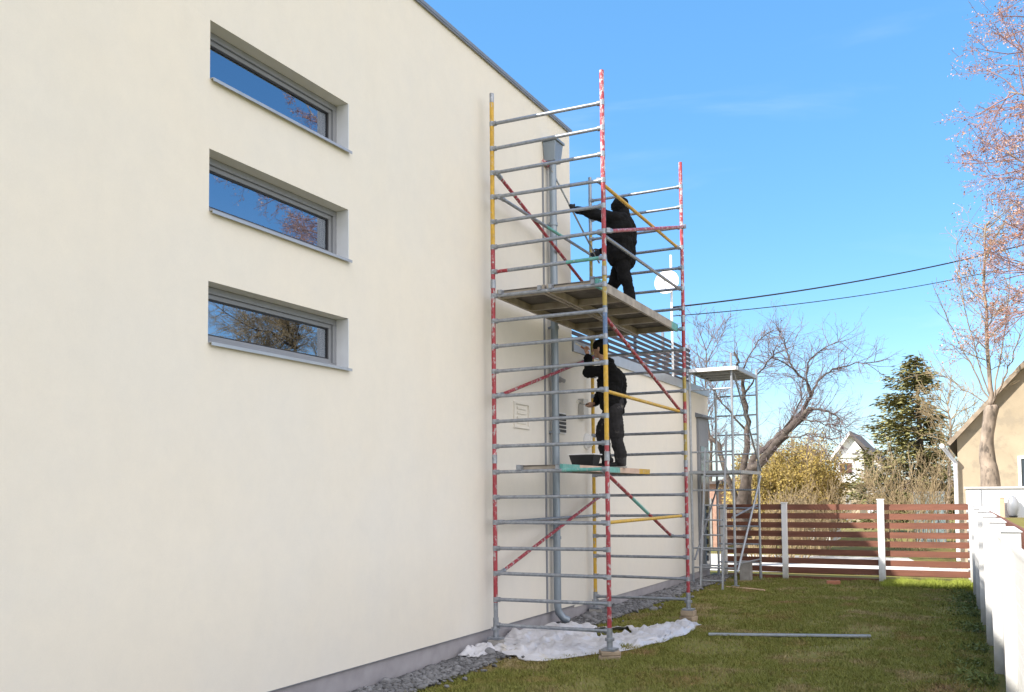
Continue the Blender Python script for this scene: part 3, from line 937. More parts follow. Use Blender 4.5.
def head(mb, c, f, up, r=.098):
    """skull, jaw, nose, brow, ears; f: the way the face looks"""
    c = V(c); f = V(f).normalized(); up = V(up).normalized(); s_ = f.cross(up).normalized()
    mb.ball(c+up*.02-f*.01, (r*.98, r*.9, r*1.08), 16, 12)
    cap(mb, c+f*.02-up*.02, .068, c+f*.045-up*.075, .042)
    cap(mb, c+f*.088+up*.015, .011, c+f*.112-up*.022, .015)
    for q in (-1, 1):
        cap(mb, c+f*.083+up*.034+s_*q*.018, .012, c+f*.078+up*.034+s_*q*.042, .011)
        cap(mb, c+s_*q*.082+up*.015-f*.01, .020, c+s_*q*.084-up*.025-f*.008, .013)
    cap(mb, c+f*.080-up*.052+s_*.018, .009, c+f*.080-up*.052-s_*.018, .009)


def shoe(parent, heel, toe, zfl):
    m = MB(); h, t = V(heel), V(toe)
    cap(m, (h.x, h.y, zfl+.05), .043, V((h.x, h.y, zfl+.04)).lerp(V((t.x, t.y, zfl+.04)), .55), .044)
    cap(m, V((h.x, h.y, zfl+.04)).lerp(V((t.x, t.y, zfl+.04)), .5), .044, (t.x, t.y, zfl+.032), .036)
    cap(m, (h.x, h.y, zfl+.05), .042, (h.x+.0, h.y, zfl+.12), .044)
    sh_ = remesh('shoe', m, M['shoe'], parent, .009, 2)
    m = MB(); d = (V((t.x, t.y, 0))-V((h.x, h.y, 0))).normalized(); n_ = V((-d.y, d.x, 0))
    pts = []
    for (s2, w) in ((-.045, .02), (-.02, .04), (.10, .038), (.20, .046), (.245, .03), (.262, .012)):
        pts.append((V((h.x, h.y, zfl))+d*s2, w))
    poly = [p+n_*w for p, w in pts]+[p-n_*w for p, w in reversed(pts)]
    m.prism([(p.x, p.y, zfl+.001) for p in poly], (0, 0, .022)); m.build('sole', M['sole'], sh_)


# ---- the upper painter, facing the wall, arms out to a long roller pole
ZU = kz(13)+.022+.046
ux, uy = -4.33, 11.92
face = V((-1, .12, .22))
N = dict(hipn=V((ux+.02, uy-.09, ZU+.90)), hipf=V((ux+.02, uy+.09, ZU+.90)), kn=V((ux+.13, uy-.11, ZU+.48)), kf=V((ux-.17, uy+.11, ZU+.48)),
         an=V((ux+.20, uy-.12, ZU+.09)), af=V((ux-.20, uy+.14, ZU+.09)), chest=V((ux, uy, ZU+1.26)), sn=V((ux-.01, uy-.19, ZU+1.38)), sf=V((ux-.03, uy+.19, ZU+1.38)),
         en=V((ux-.31, uy-.24, ZU+1.46)), ef=V((ux-.12, uy+.20, ZU+1.10)), wn=V((-4.84, 11.62, ZU+1.53)), wf=V((-4.66, 12.03, ZU+1.03)), head=V((ux-.01, uy, ZU+1.565)))
dpole = V((-.20, -.33, .62)).normalized()
gripL = V((-4.745, 12.03, ZU+.99)); rtip = V((WX+.10, 11.20, 6.12)); gripU = gripL.lerp(rtip, .56)
dpole = (gripU-gripL).normalized()


def figure(N, face, label, clothes_t, gh, lower, pole_axis, root, bulk=0.0):
    b = MB()
    cap(b, N['hipn'].lerp(N['hipf'], .5), .12, N['chest'], .135)
    cap(b, N['hipn'], .085, N['kn'], .058); cap(b, N['kn'], .056, N['an'], .04)
    cap(b, N['hipf'], .085, N['kf'], .058); cap(b, N['kf'], .056, N['af'], .04)
    for a_, k_ in (('an', 'kn'), ('af', 'kf')):
        cap(b, N[a_]-V((0, 0, .03)), .036, N[a_]+V((-.12, 0, -.05)), .026)
    cap(b, N['sn'], .062, N['sf'], .062); cap(b, N['chest'], .13, N['sn'].lerp(N['sf'], .5), .10)
    for s_, e_, w_ in (('sn', 'en', 'wn'), ('sf', 'ef', 'wf')):
        cap(b, N[s_], .055, N[e_], .041); cap(b, N[e_], .041, N[w_], .028)
    neck = N['sn'].lerp(N['sf'], .5)
    cap(b, neck+V((0, 0, .03)), .056, N['head']-V((0, 0, .06)), .052)
    head(b, N['head'], face, V((0, 0, 1)))
    for w_, g_, e_ in (('wn', gh[0], 'en'), ('wf', gh[1], 'ef')):
        hand(b, N[w_], V(g_)-N[w_], pole_axis, V((-pole_axis.y, pole_axis.x, .15)) if w_ == 'wn' else V((pole_axis.y, -pole_axis.x, .1)))
    body = remesh('person', b, M['skin'], None, .0065, 2, loc=root)
    tag(body, label, 'person', 'painters on the scaffold')
    # trousers
    t = MB()
    tk = .080 if bulk else .090
    cap(t, N['hipn'], .118, N['kn'], tk); cap(t, N['kn'], tk-.002, N['an']+V((0, 0, .01)), .074)
    cap(t, N['hipf'], .118, N['kf'], tk); cap(t, N['kf'], tk-.002, N['af']+V((0, 0, .01)), .074)
    cap(t, N['hipn']+V((0, .05, .07)), .125, N['hipf']+V((0, -.05, .07)), .125)
    remesh('trousers', t, clothes_t, body, .011, 3, wrinkle=.022)
    j = MB()
    mid = N['hipn'].lerp(N['hipf'], .5)
    for q in (-.045, .045):
        cap(j, mid+V((.0, q*1.6, lower)), .148+bulk, N['chest']+V((.015, q*1.5, .02)), .162+bulk)
    cap(j, N['chest']+V((.03, 0, .04)), .15+bulk, neck+V((.025, 0, -.03)), .11)
    cap(j, N['sn'], .088, N['sf'], .088)
    for s_, e_, w_ in (('sn', 'en', 'wn'), ('sf', 'ef', 'wf')):
        cap(j, N[s_], .084+bulk*.4, N[e_], .066+bulk*.4); cap(j, N[e_], .066+bulk*.4, N[w_].lerp(N[e_], .06), .048)
    cap(j, neck+V((.01, 0, .02)), .085, neck+V((0, 0, .07)), .072)
    jk = remesh('jacket', j, M['black_cloth'], body, .011, 3, wrinkle=.026)
    shoe(body, N['an']+V((.03, 0, 0)), N['an']+V((-.19, -.01, 0)), N['fl'])
    shoe(body, N['af']+V((.03, 0, 0)), N['af']+V((-.19, .01, 0)), N['fl'])
    return body


N['fl'] = ZU
upper = figure(N, face, 'person in black hooded jacket on the upper deck reaching a long pole to the wall', M['black_cloth'], (gripU, gripL), -.02, dpole, V((ux, uy, ZU)), .028)
h = MB(); hc = N['head']
h.ball(hc+V((.018, 0, .022)), (.125, .118, .128), 16, 12)
cap(h, hc+V((.05, 0, -.06)), .098, N['chest']+V((.055, 0, .14)), .105)
hd = remesh('hood', h, M['black_cloth'], upper, .010, 3, wrinkle=.02)
g_ = MB(); hand(g_, N['wn'], gripU-N['wn'], dpole, V((-dpole.y, dpole.x, .15)))
g_.v = [tuple(V(p)+(V(p)-V(gripU)).normalized()*.004) for p in g_.v]
cap(g_, N['wn'], .036, N['wn'].lerp(N['en'], .25), .052)
remesh('glove', g_, M['glove'], upper, .007, 1)
g_ = MB(); hand(g_, N['wf'], gripL-N['wf'], dpole, V((dpole.y, -dpole.x, .1)))
g_.v = [tuple(V(p)+(V(p)-V(gripL)).normalized()*.004) for p in g_.v]
cap(g_, N['wf'], .036, N['wf'].lerp(N['ef'], .25), .052)
remesh('glove', g_, M['glove'], upper, .007, 1)

# roller pole held by the upper painter
dpole = (rtip-gripL).normalized()
rp = thing('roller_pole', tuple(gripL), 'long thin paint roller pole held by the upper painter against the wall', 'paint roller')
low = gripL-dpole*.14; top = rtip.copy()
m = MB(); m.tube([low, top], .0125, 10); m.build('pole', M['alu'], rp, smooth='auto')
m = MB(); e = top+dpole*.12
m.tube([top-dpole*.02, top+dpole*.05, top+dpole*.07+V((.0, .10, .02)), V((WX+.035, top.y+.10, e.z)), V((WX+.035, top.y-.12, e.z))], .005, 6)
m.build('roller_frame', M['galv'], rp, smooth='auto')
m = MB(); m.tube([(WX+.035, top.y-.13, e.z), (WX+.035, top.y+.09, e.z)], .028, 14); m.build('roller_sleeve', M['redw'], rp, smooth='auto')

# ---- the lower painter
ZL = kz(6)+.022+.046
LY = 11.6
LN, LF = LY-.17, LY+.17
K = dict(hipn=P(614, 409, LY-.09), hipf=P(611.5, 409, LY+.09), kn=P(617, 437, LY-.11), kf=P(602, 434, LY+.10), an=P(621, 461, LY-.11), af=P(607, 461, LY+.12),
         chest=P(611, 381, LY), sn=P(610, 369, LN), sf=P(607, 369, LF), en=P(588, 372, LY-.22), ef=P(601, 391, LY+.24), wn=P(588, 355.5, LY-.14), wf=P(596, 403.5, LY+.10), head=P(600, 349.5, LY))
K['fl'] = ZL
for q in ('an', 'af'): K[q].z = ZL+.09
face2 = V((-1, -.05, .05))
ga, gb = P(586, 350, LY-.13), P(592.5, 405, LY+.06)
lowp = figure(K, face2, 'person in black jumper, dark work trousers and black cap working on the lower deck', M['grey_cloth'], (ga, gb), .05, V((-.25, -.9, .35)), V((K['hipn'].x, LY, ZL)))
h = MB(); hc = K['head']
h.ball(hc+V((.012, 0, .050)), (.112, .105, .092), 16, 12); h.ball(hc+V((.045, 0, .0)), (.075, .095, .09), 14, 10)
remesh('cap', h, M['black_cloth'], lowp, .009, 2)

# brush in the raised hand and small paint roller in the lowered one
m = MB()
br = thing('paint_brush', tuple(ga), 'small flat paint brush in the raised hand of the lower painter', 'paint brush')
m.tube([ga+V((.03, .03, -.03)), ga+V((-.06, -.03, .05))], [.009, .012], 8); m.build('handle', M['brick'], br, smooth='auto')
m = MB(); q = ga+V((-.06, -.03, .05)); m.obox(q, q+V((-.07, -.02, .045)), .05, .014); m.build('bristles', M['nap'], br)
m = MB()
rl = thing('paint_roller', tuple(gb), 'short paint roller held low by the lower painter', 'paint roller')
m.tube([gb+V((.05, .02, -.01)), gb+V((-.08, -.04, .01))], .013, 8); m.build('handle', M['blackplastic'], rl, smooth='auto')
m = MB(); q = gb+V((-.08, -.04, .01)); m.tube([q, q+V((-.06, -.02, .005)), q+V((-.06, -.10, .03))], .005, 6); m.build('roller_frame', M['galv'], rl)
m = MB(); m.tube([q+V((-.08, -.09, .03)), q+V((-.08, .06, .03))], .026, 12); m.build('roller_sleeve', M['nap'], rl, smooth='auto')

# black tub on the lower deck
tb = thing('paint_tub', (-4.55, 11.12, ZL), 'black plastic paint tub with a pale rim on the lower deck at the painter\'s feet', 'tub')
cx, cy = -4.56, 11.12
m = MB()
a, b = (.13, .095), (.175, .13)
hz = .17
q0 = [(-a[0], -a[1]), (a[0], -a[1]), (a[0], a[1]), (-a[0], a[1])]; q1 = [(-b[0], -b[1]), (b[0], -b[1]), (b[0], b[1]), (-b[0], b[1])]
sc_ = .93
vs = [(cx+x, cy+y, ZL) for x, y in q0]+[(cx+x, cy+y, ZL+hz) for x, y in q1]+[(cx+x*sc_, cy+y*sc_, ZL+hz) for x, y in q1]+[(cx+x*sc_, cy+y*sc_, ZL+.012) for x, y in q0]
fs = [(3, 2, 1, 0), (12, 13, 14, 15)]
for i in range(4):
    j = (i+1) % 4
    fs += [(i, j, 4+j, 4+i), (4+i, 4+j, 8+j, 8+i), (8+i, 8+j, 12+j, 12+i)]
m.add(vs, fs); m.build('tub_body', M['blackplastic'], tb)
m = MB()
for i in range(4):
    x, y = q1[i]; x2, y2 = q1[(i+1) % 4]
    m.tube([(cx+x*1.02, cy+y*1.02, ZL+hz+.004), (cx+x2*1.02, cy+y2*1.02, ZL+hz+.004)], .008, 6)
m.build('rim', M['whiteplastic'], tb)
m = MB(); m.box((cx-.125*.95, cy-.09*.95, ZL+.06), (cx+.13, cy+.09, ZL+.10)); m.build('paint', M['blackplastic'], tb)

# ================================================================== aluminium scaffold at the back with a ladder
bs = thing('scaffold_tower', (-4.55, 18.3, 0), 'small bare aluminium scaffold tower standing before the brown back fence', 'scaffold')
Q = dict(nl=V((-4.98, 17.5, 0)), nr=V((-4.17, 17.5, 0)), fr=V((-4.03, 19.05, 0)), fl=V((-4.88, 19.05, 0)))
tops = dict(nl=4.10, nr=4.42, fr=4.28, fl=3.9)
for k in Q:
    m = MB(); m.tube([at(Q[k], .03), at(Q[k], tops[k])], .024, 10); m.build('post', M['alu'], bs, smooth='auto')
    m = MB(); m.box((Q[k].x-.06, Q[k].y-.06, .012), (Q[k].x+.06, Q[k].y+.06, .03)); m.tube([at(Q[k], .03), at(Q[k], .2)], .03, 10); m.build('base_plate', M['galv'], bs)
for (a, b) in (('nl', 'nr'), ('fl', 'fr')):
    for z in (.35, .72, 1.08, 1.45, 1.82, 2.55, 2.95, 3.35, 3.75):
        if a == 'nl' and z in (1.08, 1.45, 2.95, 3.35): continue
        m = MB(); m.tube([at(Q[a], z), at(Q[b], z)], .017, 8); m.build('rung', M['alu'], bs, smooth='auto')


def bbrace(a, b, r_=.019, mt='galv'):
    m = MB(); m.tube([a, b], r_, 8); m.build('diagonal_brace', M[mt], bs, smooth='auto')


bbrace(at(Q['nr'], 4.02)+V((.05, 0, 0)), at(Q['fr'], 2.2)+V((.05, 0, 0)))
bbrace(at(Q['nr'], .28)+V((.04, 0, 0)), at(Q['fr'], 2.1)+V((.04, 0, 0)), .022, 'alu')
bbrace(at(Q['nr'], 1.30)-V((.04, 0, 0)), at(Q['fr'], 1.52)-V((.04, 0, 0)))
bbrace(at(Q['nl'], .5)+V((.04, 0, 0)), at(Q['fl'], 2.0)+V((.04, 0, 0)))
bbrace(at(Q['nr'], .42)+V((0, .0, 0)), at(Q['fr'], .42), .02, 'alu')


def bdeck(z, label, th=.07, x0=-5.0, x1=-4.08):
    o = thing('scaffold_deck', (-4.5, 18.2, z), label, 'scaffold deck', 'decks of the small back tower')
    m = MB(); m.box((x0, 17.40, z), (x0+.04, 19.12, z+th)); m.build('side_beam', M['alu'], o)
    m = MB(); m.box((x1-.04, 17.40, z), (x1, 19.12, z+th)); m.build('side_beam', M['alu'], o)
    for y in (17.44, 17.9, 18.3, 18.7, 19.04):
        m = MB(); m.box((x0+.04, y, z+.004), (x1-.04, y+.04, z+th-.02)); m.build('cross_beam', M['alu'], o)
    m = MB(); m.box((x0+.04, 17.41, z+th-.018), (x1-.04, 19.11, z+th-.004)); m.build('deck_panel', M['rooftan'], o)
    m = MB(); m.box((x0+.04, 17.385, z+.005), (x1-.04, 17.40, z+th)); m.build('end_board', M['white'] if z > 3 else M['alu'], o)
    return o


bdeck(4.08, 'sunlit top deck of the small aluminium scaffold', .07, -5.0, -4.02)
bdeck(2.13, 'shaded middle deck of the small aluminium scaffold', .06, -5.0, -4.0)
# ladder leaning on it
ld = thing('ladder', (-4.40, 16.8, 0), 'aluminium ladder leaning against the small back scaffold', 'ladder')
la, lb = V((-4.62, 16.72, .02)), V((-4.66, 17.38, 2.62)); ra, rb_ = V((-4.22, 16.72, .02)), V((-4.26, 17.38, 2.9))
for a, b in ((la, lb), (ra, rb_)):
    m = MB(); m.obox(a, b, .026, .065, V((0, 1, 0))); m.build('stile', M['alu'], ld)
for i in range(9):
    t = .06+.105*i
    m = MB(); m.tube([la.lerp(lb, t), ra.lerp(rb_, t*.9)], .015, 8); m.build('rung', M['alu'], ld, smooth='auto')

m = MB(); m.box((-4.38, 18.72, -.01), (-4.16, 18.90, .40)); o = m.build('concrete_block', M['greywood'], bevel=.012)
tag(o, 'upright grey block standing by the foot of the small back scaffold', 'block')

# things lying on the lawn
rod = thing('metal_straightedge', (-2.15, 11.7, 0), 'long pale metal straightedge lying on the lawn', 'straightedge')
m = MB(); m.obox((-3.06, 11.38, .035), (-1.25, 12.0, .035), .07, .022); m.build('bar', M['alu'], rod, bevel=.003)
m = MB(); m.obox((-3.06, 11.38, .049), (-1.25, 12.0, .049), .03, .006); m.build('rib', M['alu'], rod)
m = MB(); m.tube([(-4.27, 17.2, .03), (-3.9, 17.03, .035), (-3.5, 16.85, .03)], .014, 7)
tag(m.build('wooden_stick', M['orangewood'], smooth='auto'), 'thin pale stick lying on the grass before the small back scaffold', 'stick')
m = MB(); bx, by = -2.56, 18.5
m.obox((bx-.12, by-.02, .05), (bx+.12, by+.03, .055), .115, .075)
tag(m.build('brick', M['brick'], bevel=.006), 'single orange brick lying on the lawn near the back fence', 'brick')

# ================================================================== back fence
FYL = lambda x: 19.36 - .05*(x+1.7)      # line of the boards
bf = thing('board_fence', (-2.6, 19.4, 0), 'red-brown horizontal board fence with white posts across the end of the lawn', 'fence')
spans = [(-4.95, -4.62), (-4.50, -3.60), (-3.60, -1.76), (-1.76, -.16)]
spans = [(-4.95, -3.60), (-3.595, -1.765), (-1.76, -.16)]
for si, (x0, x1) in enumerate(spans):
    m = MB()
    for k in range(9):
        z = 1.405-.18*k
        zz = max(z, -.05)
        dz = random.uniform(-.006, .006)
        a, b = V((x0, FYL(x0), zz+.0575+dz)), V((x1, FYL(x1), zz+.0575+random.uniform(-.006, .006)))
        m.obox(a, b, .024, .115)
    m.build('board_panel', M['board'], bf)
for x, zt, wd in ((-4.86, 1.50, .12), (-3.60, 1.54, .105), (-1.76, 1.60, .12)):
    m = MB(); y = FYL(x)-.075
    m.box((x-wd/2, y-.05, -.1), (x+wd/2, y+.05, zt)); m.box((x-wd/2-.012, y-.062, zt+.001), (x+wd/2+.012, y+.062, zt+.02))
    m.build('post', M['fencepost'], bf, bevel=.006)
# ================================================================== white fence on the right
wf = thing('white_fence', (.1, 9, 0), 'white painted fence of capped posts and solid panels along the right of the lawn', 'fence')
FX = lambda y: .155-.033*(y-9.43)
pys = [2.6, 5.6, 8.31, 10.3, 12.1, 13.9, 15.7, 17.4, 19.05]
for i, y in enumerate(pys):
    zt = 1.48 + .012*max(0, y-8.3)*.5
    m = MB(); x = FX(y)
    m.box((x-.07, y-.07, -.3), (x+.07, y+.07, zt-.03))
    m.hexa([(x-.085, y-.085, zt-.029), (x+.085, y-.085, zt-.029), (x+.085, y+.085, zt-.029), (x-.085, y+.085, zt-.029),
            (x-.03, y-.03, zt+.012), (x+.03, y-.03, zt+.012), (x+.03, y+.03, zt+.012), (x-.03, y+.03, zt+.012)])
    m.build('post', M['whitefence'], wf, bevel=.005)
    if i < len(pys)-1:
        y2 = pys[i+1]
        m = MB(); zt2 = zt-.135 if i < 5 else zt-.09
        nbd = 11
        for k in range(nbd):
            za = -.05+(zt2-.04+.05)*k/nbd; zb2 = -.05+(zt2-.04+.05)*(k+1)/nbd-.006
            m.obox((FX(y+.07)+.02, y+.072, (za+zb2)/2), (FX(y2-.07)+.02, y2-.072, (za+zb2)/2), .022, zb2-za)
        m.build('board_panel', M['whitefence'], wf)
        m = MB(); m.obox((FX(y+.07)+.02, y+.073, zt2-.018), (FX(y2-.07)+.02, y2-.073, zt2-.018), .06, .03); m.build('cap_rail', M['whitefence'], wf)

# ================================================================== neighbour's things behind the white fence
gw = thing('garden_wall', (3, 19.6, 0), 'plain white rendered garden wall with thin coping behind the white fence', 'wall')
m = MB(); m.box((-.27, 19.45, -.3), (7, 19.70, 1.80)); m.build('wall', M['white'], gw)
m = MB(); m.box((-.30, 19.42, 1.801), (7.03, 19.73, 1.84)); m.build('coping', M['concrete'], gw)
m = MB(); m.box((-.02, 19.436, 0), (-.005, 19.449, 1.80)); m.build('joint_strip', M['lamp_grey'], gw)
ln = thing('wall_lantern', (.5, 19.4, 1.46), 'oval grey lantern mounted on the white garden wall', 'lamp')
m = MB(); m.box((.44, 19.405, 1.28), (.56, 19.4495, 1.62)); m.build('back_plate', M['lamp_grey'], ln, bevel=.01)
m = MB(); m.ball((.5, 19.33, 1.47), (.10, .075, .20), 16, 10); m.build('shade', M['lamp_grey'], ln, smooth=True)
m = MB(); m.tube([(.5, 19.33, 1.30), (.5, 19.33, 1.24)], [.075, .05], 12); m.build('bottom_ring', M['blackplastic'], ln)
m = MB(); m.box((.285, 19.28, -.1), (.365, 19.36, 1.62)); m.hexa([(.275, 19.27, 1.621), (.375, 19.27, 1.621), (.375, 19.37, 1.621), (.275, 19.37, 1.621), (.32, 19.31, 1.67), (.33, 19.31, 1.67), (.33, 19.33, 1.67), (.32, 19.33, 1.67)])
tag(m.build('wooden_post', M['orangewood'], bevel=.006), 'pale orange timber post standing before the white garden wall', 'post')
# long brown planter behind the white fence
pl = thing('raised_planter', (.8, 12, 0), 'long red-brown timber planter close behind the white fence', 'planter')
for nm, (a, b) in dict(front=((.36, 9.0), (.10, 18.2)), back=((1.0, 9.0), (.8, 18.2))).items():
    m = MB()
    for k in range(9): m.obox((a[0], a[1], .10+.155*k), (b[0], b[1], .10+.155*k), .035, .148)
    m.build('board_side', M['board'], pl)
m = MB(); m.hexa([(.38, 9.05, 1.2), (.99, 9.05, 1.2), (.79, 18.15, 1.2), (.12, 18.15, 1.2), (.38, 9.05, 1.30), (.99, 9.05, 1.30), (.79, 18.15, 1.30), (.12, 18.15, 1.30)]); m.build('soil', M['ground'], pl)

# beige house
hb = thing('house', (3.6, 26, 0), 'tan rendered gable house with dark steep roof at the right edge', 'house')
e0 = P(957, 440, 26.0); eave = P(950, 441, 25.8); rk = P(1024, 362, 25.8)
slope = (rk.z-eave.z)/(rk.x-eave.x)
HWD = 8.2
xl = e0.x; xr = xl+HWD; xm = (xl+xr)/2; zl = eave.z+(xl-eave.x)*slope-.10; zm = zl+(xm-xl)*slope
m = MB()
m.prism([(xl, 26, -.4), (xr, 26, -.4), (xr, 26, zl), (xm, 26, zm), (xl, 26, zl)], (0, 9, 0)); m.build('wall', M['tan'], hb)
for sg in (1, -1):
    m = MB()
    xa = xl-.20 if sg > 0 else xr+.20
    za = zl-.20*slope
    m.prism([(xa, 25.86, za+.02), (xm, 25.86, zm+.02), (xm, 25.86, zm+.13), (xa, 25.86, za+.13)], (0, 9.4, 0)); m.build('roof', M['roof'], hb)
m = MB(); m.obox((xl-.20, 25.84, zl-.20*slope+.07), (xm, 25.84, zm+.07), .04, .10); m.build('barge_board', M['timber'], hb)
m = MB(); m.tube([(xl-.33, 25.84, zl-.22), (xl-.05, 25.9, zl-.62), (xl-.05, 25.9, .0)], .05, 10)
m.tube([(xl-.34, 25.5, zl-.2), (xl-.34, 35, zl-.2)], .06, 8); m.build('gutter_pipe', M['white'], hb, smooth='auto')
w0 = P(1017.5, 456, 26); 
def house_window(x0, x1, z0, z1, parent, y):
    m = MB(); t = .07
    m.box((x0, y-.05, z0), (x1, y-.002, z0+t)); m.box((x0, y-.05, z1-t), (x1, y-.002, z1)); m.box((x0, y-.05, z0+t), (x0+t, y-.002, z1-t)); m.box((x1-t, y-.05, z0+t), (x1, y-.002, z1-t))
    m.box(((x0+x1)/2-.03, y-.045, z0+t), ((x0+x1)/2+.03, y-.004, z1-t))
    w = m.build('window', M['white'], parent); m = MB(); m.box((x0+t, y-.02, z0+t), (x1-t, y-.003, z1-t)); m.build('pane', M['glassdark'], w)
house_window(w0.x, w0.x+1.15, 1.25, w0.z, hb, 26)
house_window(w0.x+3.6, w0.x+4.75, 1.25, w0.z, hb, 26)
house_window(xm-.5, xm+.5, zl+.5, zl+1.6, hb, 26)

# ================================================================== trees


def rot_dir(d, ang, az):
    d = d.normalized(); o = d.orthogonal().normalized(); w = d.cross(o)
    return (d*math.cos(ang) + (o*math.cos(az)+w*math.sin(az))*math.sin(ang)).normalized()


class Tree:
    def __init__(s, seed):
        s.r = random.Random(seed); s.trunk = MB(); s.crown = MB(); s.tips = []

    def limb(s, pts, r0, r1, n=8, mb=None):
        pts = [V(p) for p in pts]
        k = len(pts)
        rad = [r0+(r1-r0)*(i/(k-1))**.8 for i in range(k)]
        (mb or s.trunk).tube(pts, rad, n)
        return pts, rad

    def smooth(s, pts, m=4, jit=0):
        pts = [V(p) for p in pts]; out = []
        for i in range(len(pts)-1):
            p0 = pts[max(0, i-1)]; p1 = pts[i]; p2 = pts[i+1]; p3 = pts[min(len(pts)-1, i+2)]
            for k in range(m):
                t = k/m
                q = .5*((2*p1)+(p2-p0)*t+(2*p0-5*p1+4*p2-p3)*t*t+(3*p1-p0-3*p2+p3)*t**3)
                if jit: q += V((s.r.gauss(0, jit), s.r.gauss(0, jit), s.r.gauss(0, jit)))
                out.append(q)
        out.append(pts[-1]); return out

    def grow(s, p, d, L, r, lvl, maxl, nch=(4, 6), ang=(.5, 1.0), up=.12, wob=.22, shrink=(.45, .7), rmin=.004, seg=4):
        p = V(p); d = V(d).normalized()
        pts = [p]
        for i in range(seg):
            d = (d + V((s.r.gauss(0, wob), s.r.gauss(0, wob), s.r.gauss(0, wob)))*.6 + V((0, 0, up))*.5).normalized()
            p = p + d*(L/seg); pts.append(p)
        r1 = max(rmin*.7, r*.35)
        rad = [max(rmin, r+(r1-r)*i/seg) for i in range(seg+1)]
        mb = s.trunk if r > .035 else s.crown
        mb.tube(pts, rad, 6 if r > .03 else (4 if r > .012 else 3), cap=False)
        s.tips.append((pts[-1], d, lvl))
        if lvl < maxl:
            for _ in range(s.r.randint(*nch)):
                t = s.r.uniform(.22, 1.0)
                i = min(seg-1, int(t*seg)); q = pts[i].lerp(pts[i+1], t*seg-i)
                dd = rot_dir(pts[i+1]-pts[i], s.r.uniform(*ang), s.r.uniform(0, 6.283))
                s.grow(q, dd, L*s.r.uniform(*shrink)*(1.1-.4*t), r*.5*(1.1-.4*t), lvl+1, maxl, nch, ang, up, wob, shrink, rmin, max(2, seg-1))


def finish(t, name, label, base, tm, cm, group=None, buds=None, bm=None, cat='tree'):
    o = thing(name, base, label, cat, group)
    if t.trunk.f: t.trunk.build('trunk', tm, o, smooth=True)
    if t.crown.f: t.crown.build('crown', cm, o, smooth=True)
    if buds is not None: np_mesh('buds', buds[0], buds[1], bm, o)
    return o


def tri_cloud(cs, size, seed, flat=None):
    rg = np.random.default_rng(seed)
    n_ = len(cs)
    a = rg.normal(size=(n_, 3)); b = rg.normal(size=(n_, 3))
    s_ = size*(.5+rg.random((n_, 1)))
    a = a/np.linalg.norm(a, axis=1, keepdims=True)*s_; b = b/np.linalg.norm(b, axis=1, keepdims=True)*s_
    cs = np.asarray(cs)
    v = np.stack([cs-a*.5-b*.3, cs+a*.5-b*.3, cs+b*.6], 1).reshape(-1, 3)
    return v, np.arange(3*n_).reshape(-1, 3)


# leaning old fruit tree behind the fence
t = Tree(11)
TY = 25.0
A0 = P(741, 512, TY); A0.z = -.3
l1 = t.smooth([A0, P(744, 484, TY), P(762, 462, TY-.2), P(782, 437, TY-.5), P(800, 419, TY-.6), P(811, 408, TY-.7)], 4, .02)
t.limb(l1, .155, .075, 10)
l2 = t.smooth([A0+V((.1, .2, .8)), P(750, 466, TY+.4), P(766, 449, TY+.8), P(783, 431, TY+1.0), P(797, 416, TY+1.2), P(811, 397, TY+1.2)], 4, .02)
t.limb(l2, .11, .055, 8)
l3 = t.smooth([A0+V((-.1, .3, .4)), P(745, 470, TY+.6), P(747, 430, TY+.8), P(745, 400, TY+.8), P(741, 372, TY+.6), P(734, 352, TY+.4)], 4, .03)
t.limb(l3, .12, .03, 8)
l4 = t.smooth([A0+V((0, .2, .9)), P(722, 455, TY+.3), P(708, 430, TY+.5), P(700, 400, TY+.8), P(692, 370, TY+.8)], 4, .03)
t.limb(l4, .09, .025, 8)
subs = [([P(811, 397, TY+1.2), P(808, 384, TY+1.0), P(798, 374, TY+.6), P(785, 363, TY+.2), P(771, 354, TY)], .055),
        ([P(811, 397, TY+1.2), P(816, 384, TY+1.4), P(825, 374, TY+1.6), P(838, 368, TY+1.6), P(856, 364, TY+1.5), P(878, 362, TY+1.4)], .05),
        ([P(811, 395, TY+1.2), P(806, 375, TY+1.8), P(812, 358, TY+2), P(826, 348, TY+2.1), P(842, 341, TY+2)], .045),
        ([P(811, 408, TY-.7), P(824, 410, TY-.9), P(834, 414, TY-1.0), P(842, 422, TY-1.1)], .05),
        ([P(800, 419, TY-.6), P(812, 421, TY-1), P(824, 424, TY-1.2), P(838, 426, TY-1.2)], .03),
        ([P(782, 437, TY-.5), P(800, 436, TY-1), P(818, 437, TY-1.3), P(832, 440, TY-1.5)], .028),
        ([P(798, 374, TY+.6), P(788, 355, TY+.8), P(784, 340, TY+.9), P(776, 328, TY+.8)], .035),
        ([P(783, 431, TY+1.0), P(795, 412, TY+.4), P(802, 398, TY), P(800, 385, TY-.3)], .04),
        ([P(744, 396, TY+.8), P(756, 376, TY+.3), P(768, 362, TY), P(777, 345, TY-.2)], .04),
        ([P(746, 430, TY+.8), P(730, 412, TY+.6), P(718, 398, TY+.4), P(706, 380, TY+.3)], .04),
        ([P(741, 372, TY+.6), P(752, 352, TY+.9), P(762, 338, TY+1.1), P(774, 330, TY+1.3)], .03)]
allb = [(l1, .10), (l2, .10), (l3, .09), (l4, .08)]
for pts, r_ in subs:
    q = t.smooth(pts, 3, .02); t.limb(q, r_*.8, .010, 6); allb.append((q, r_))
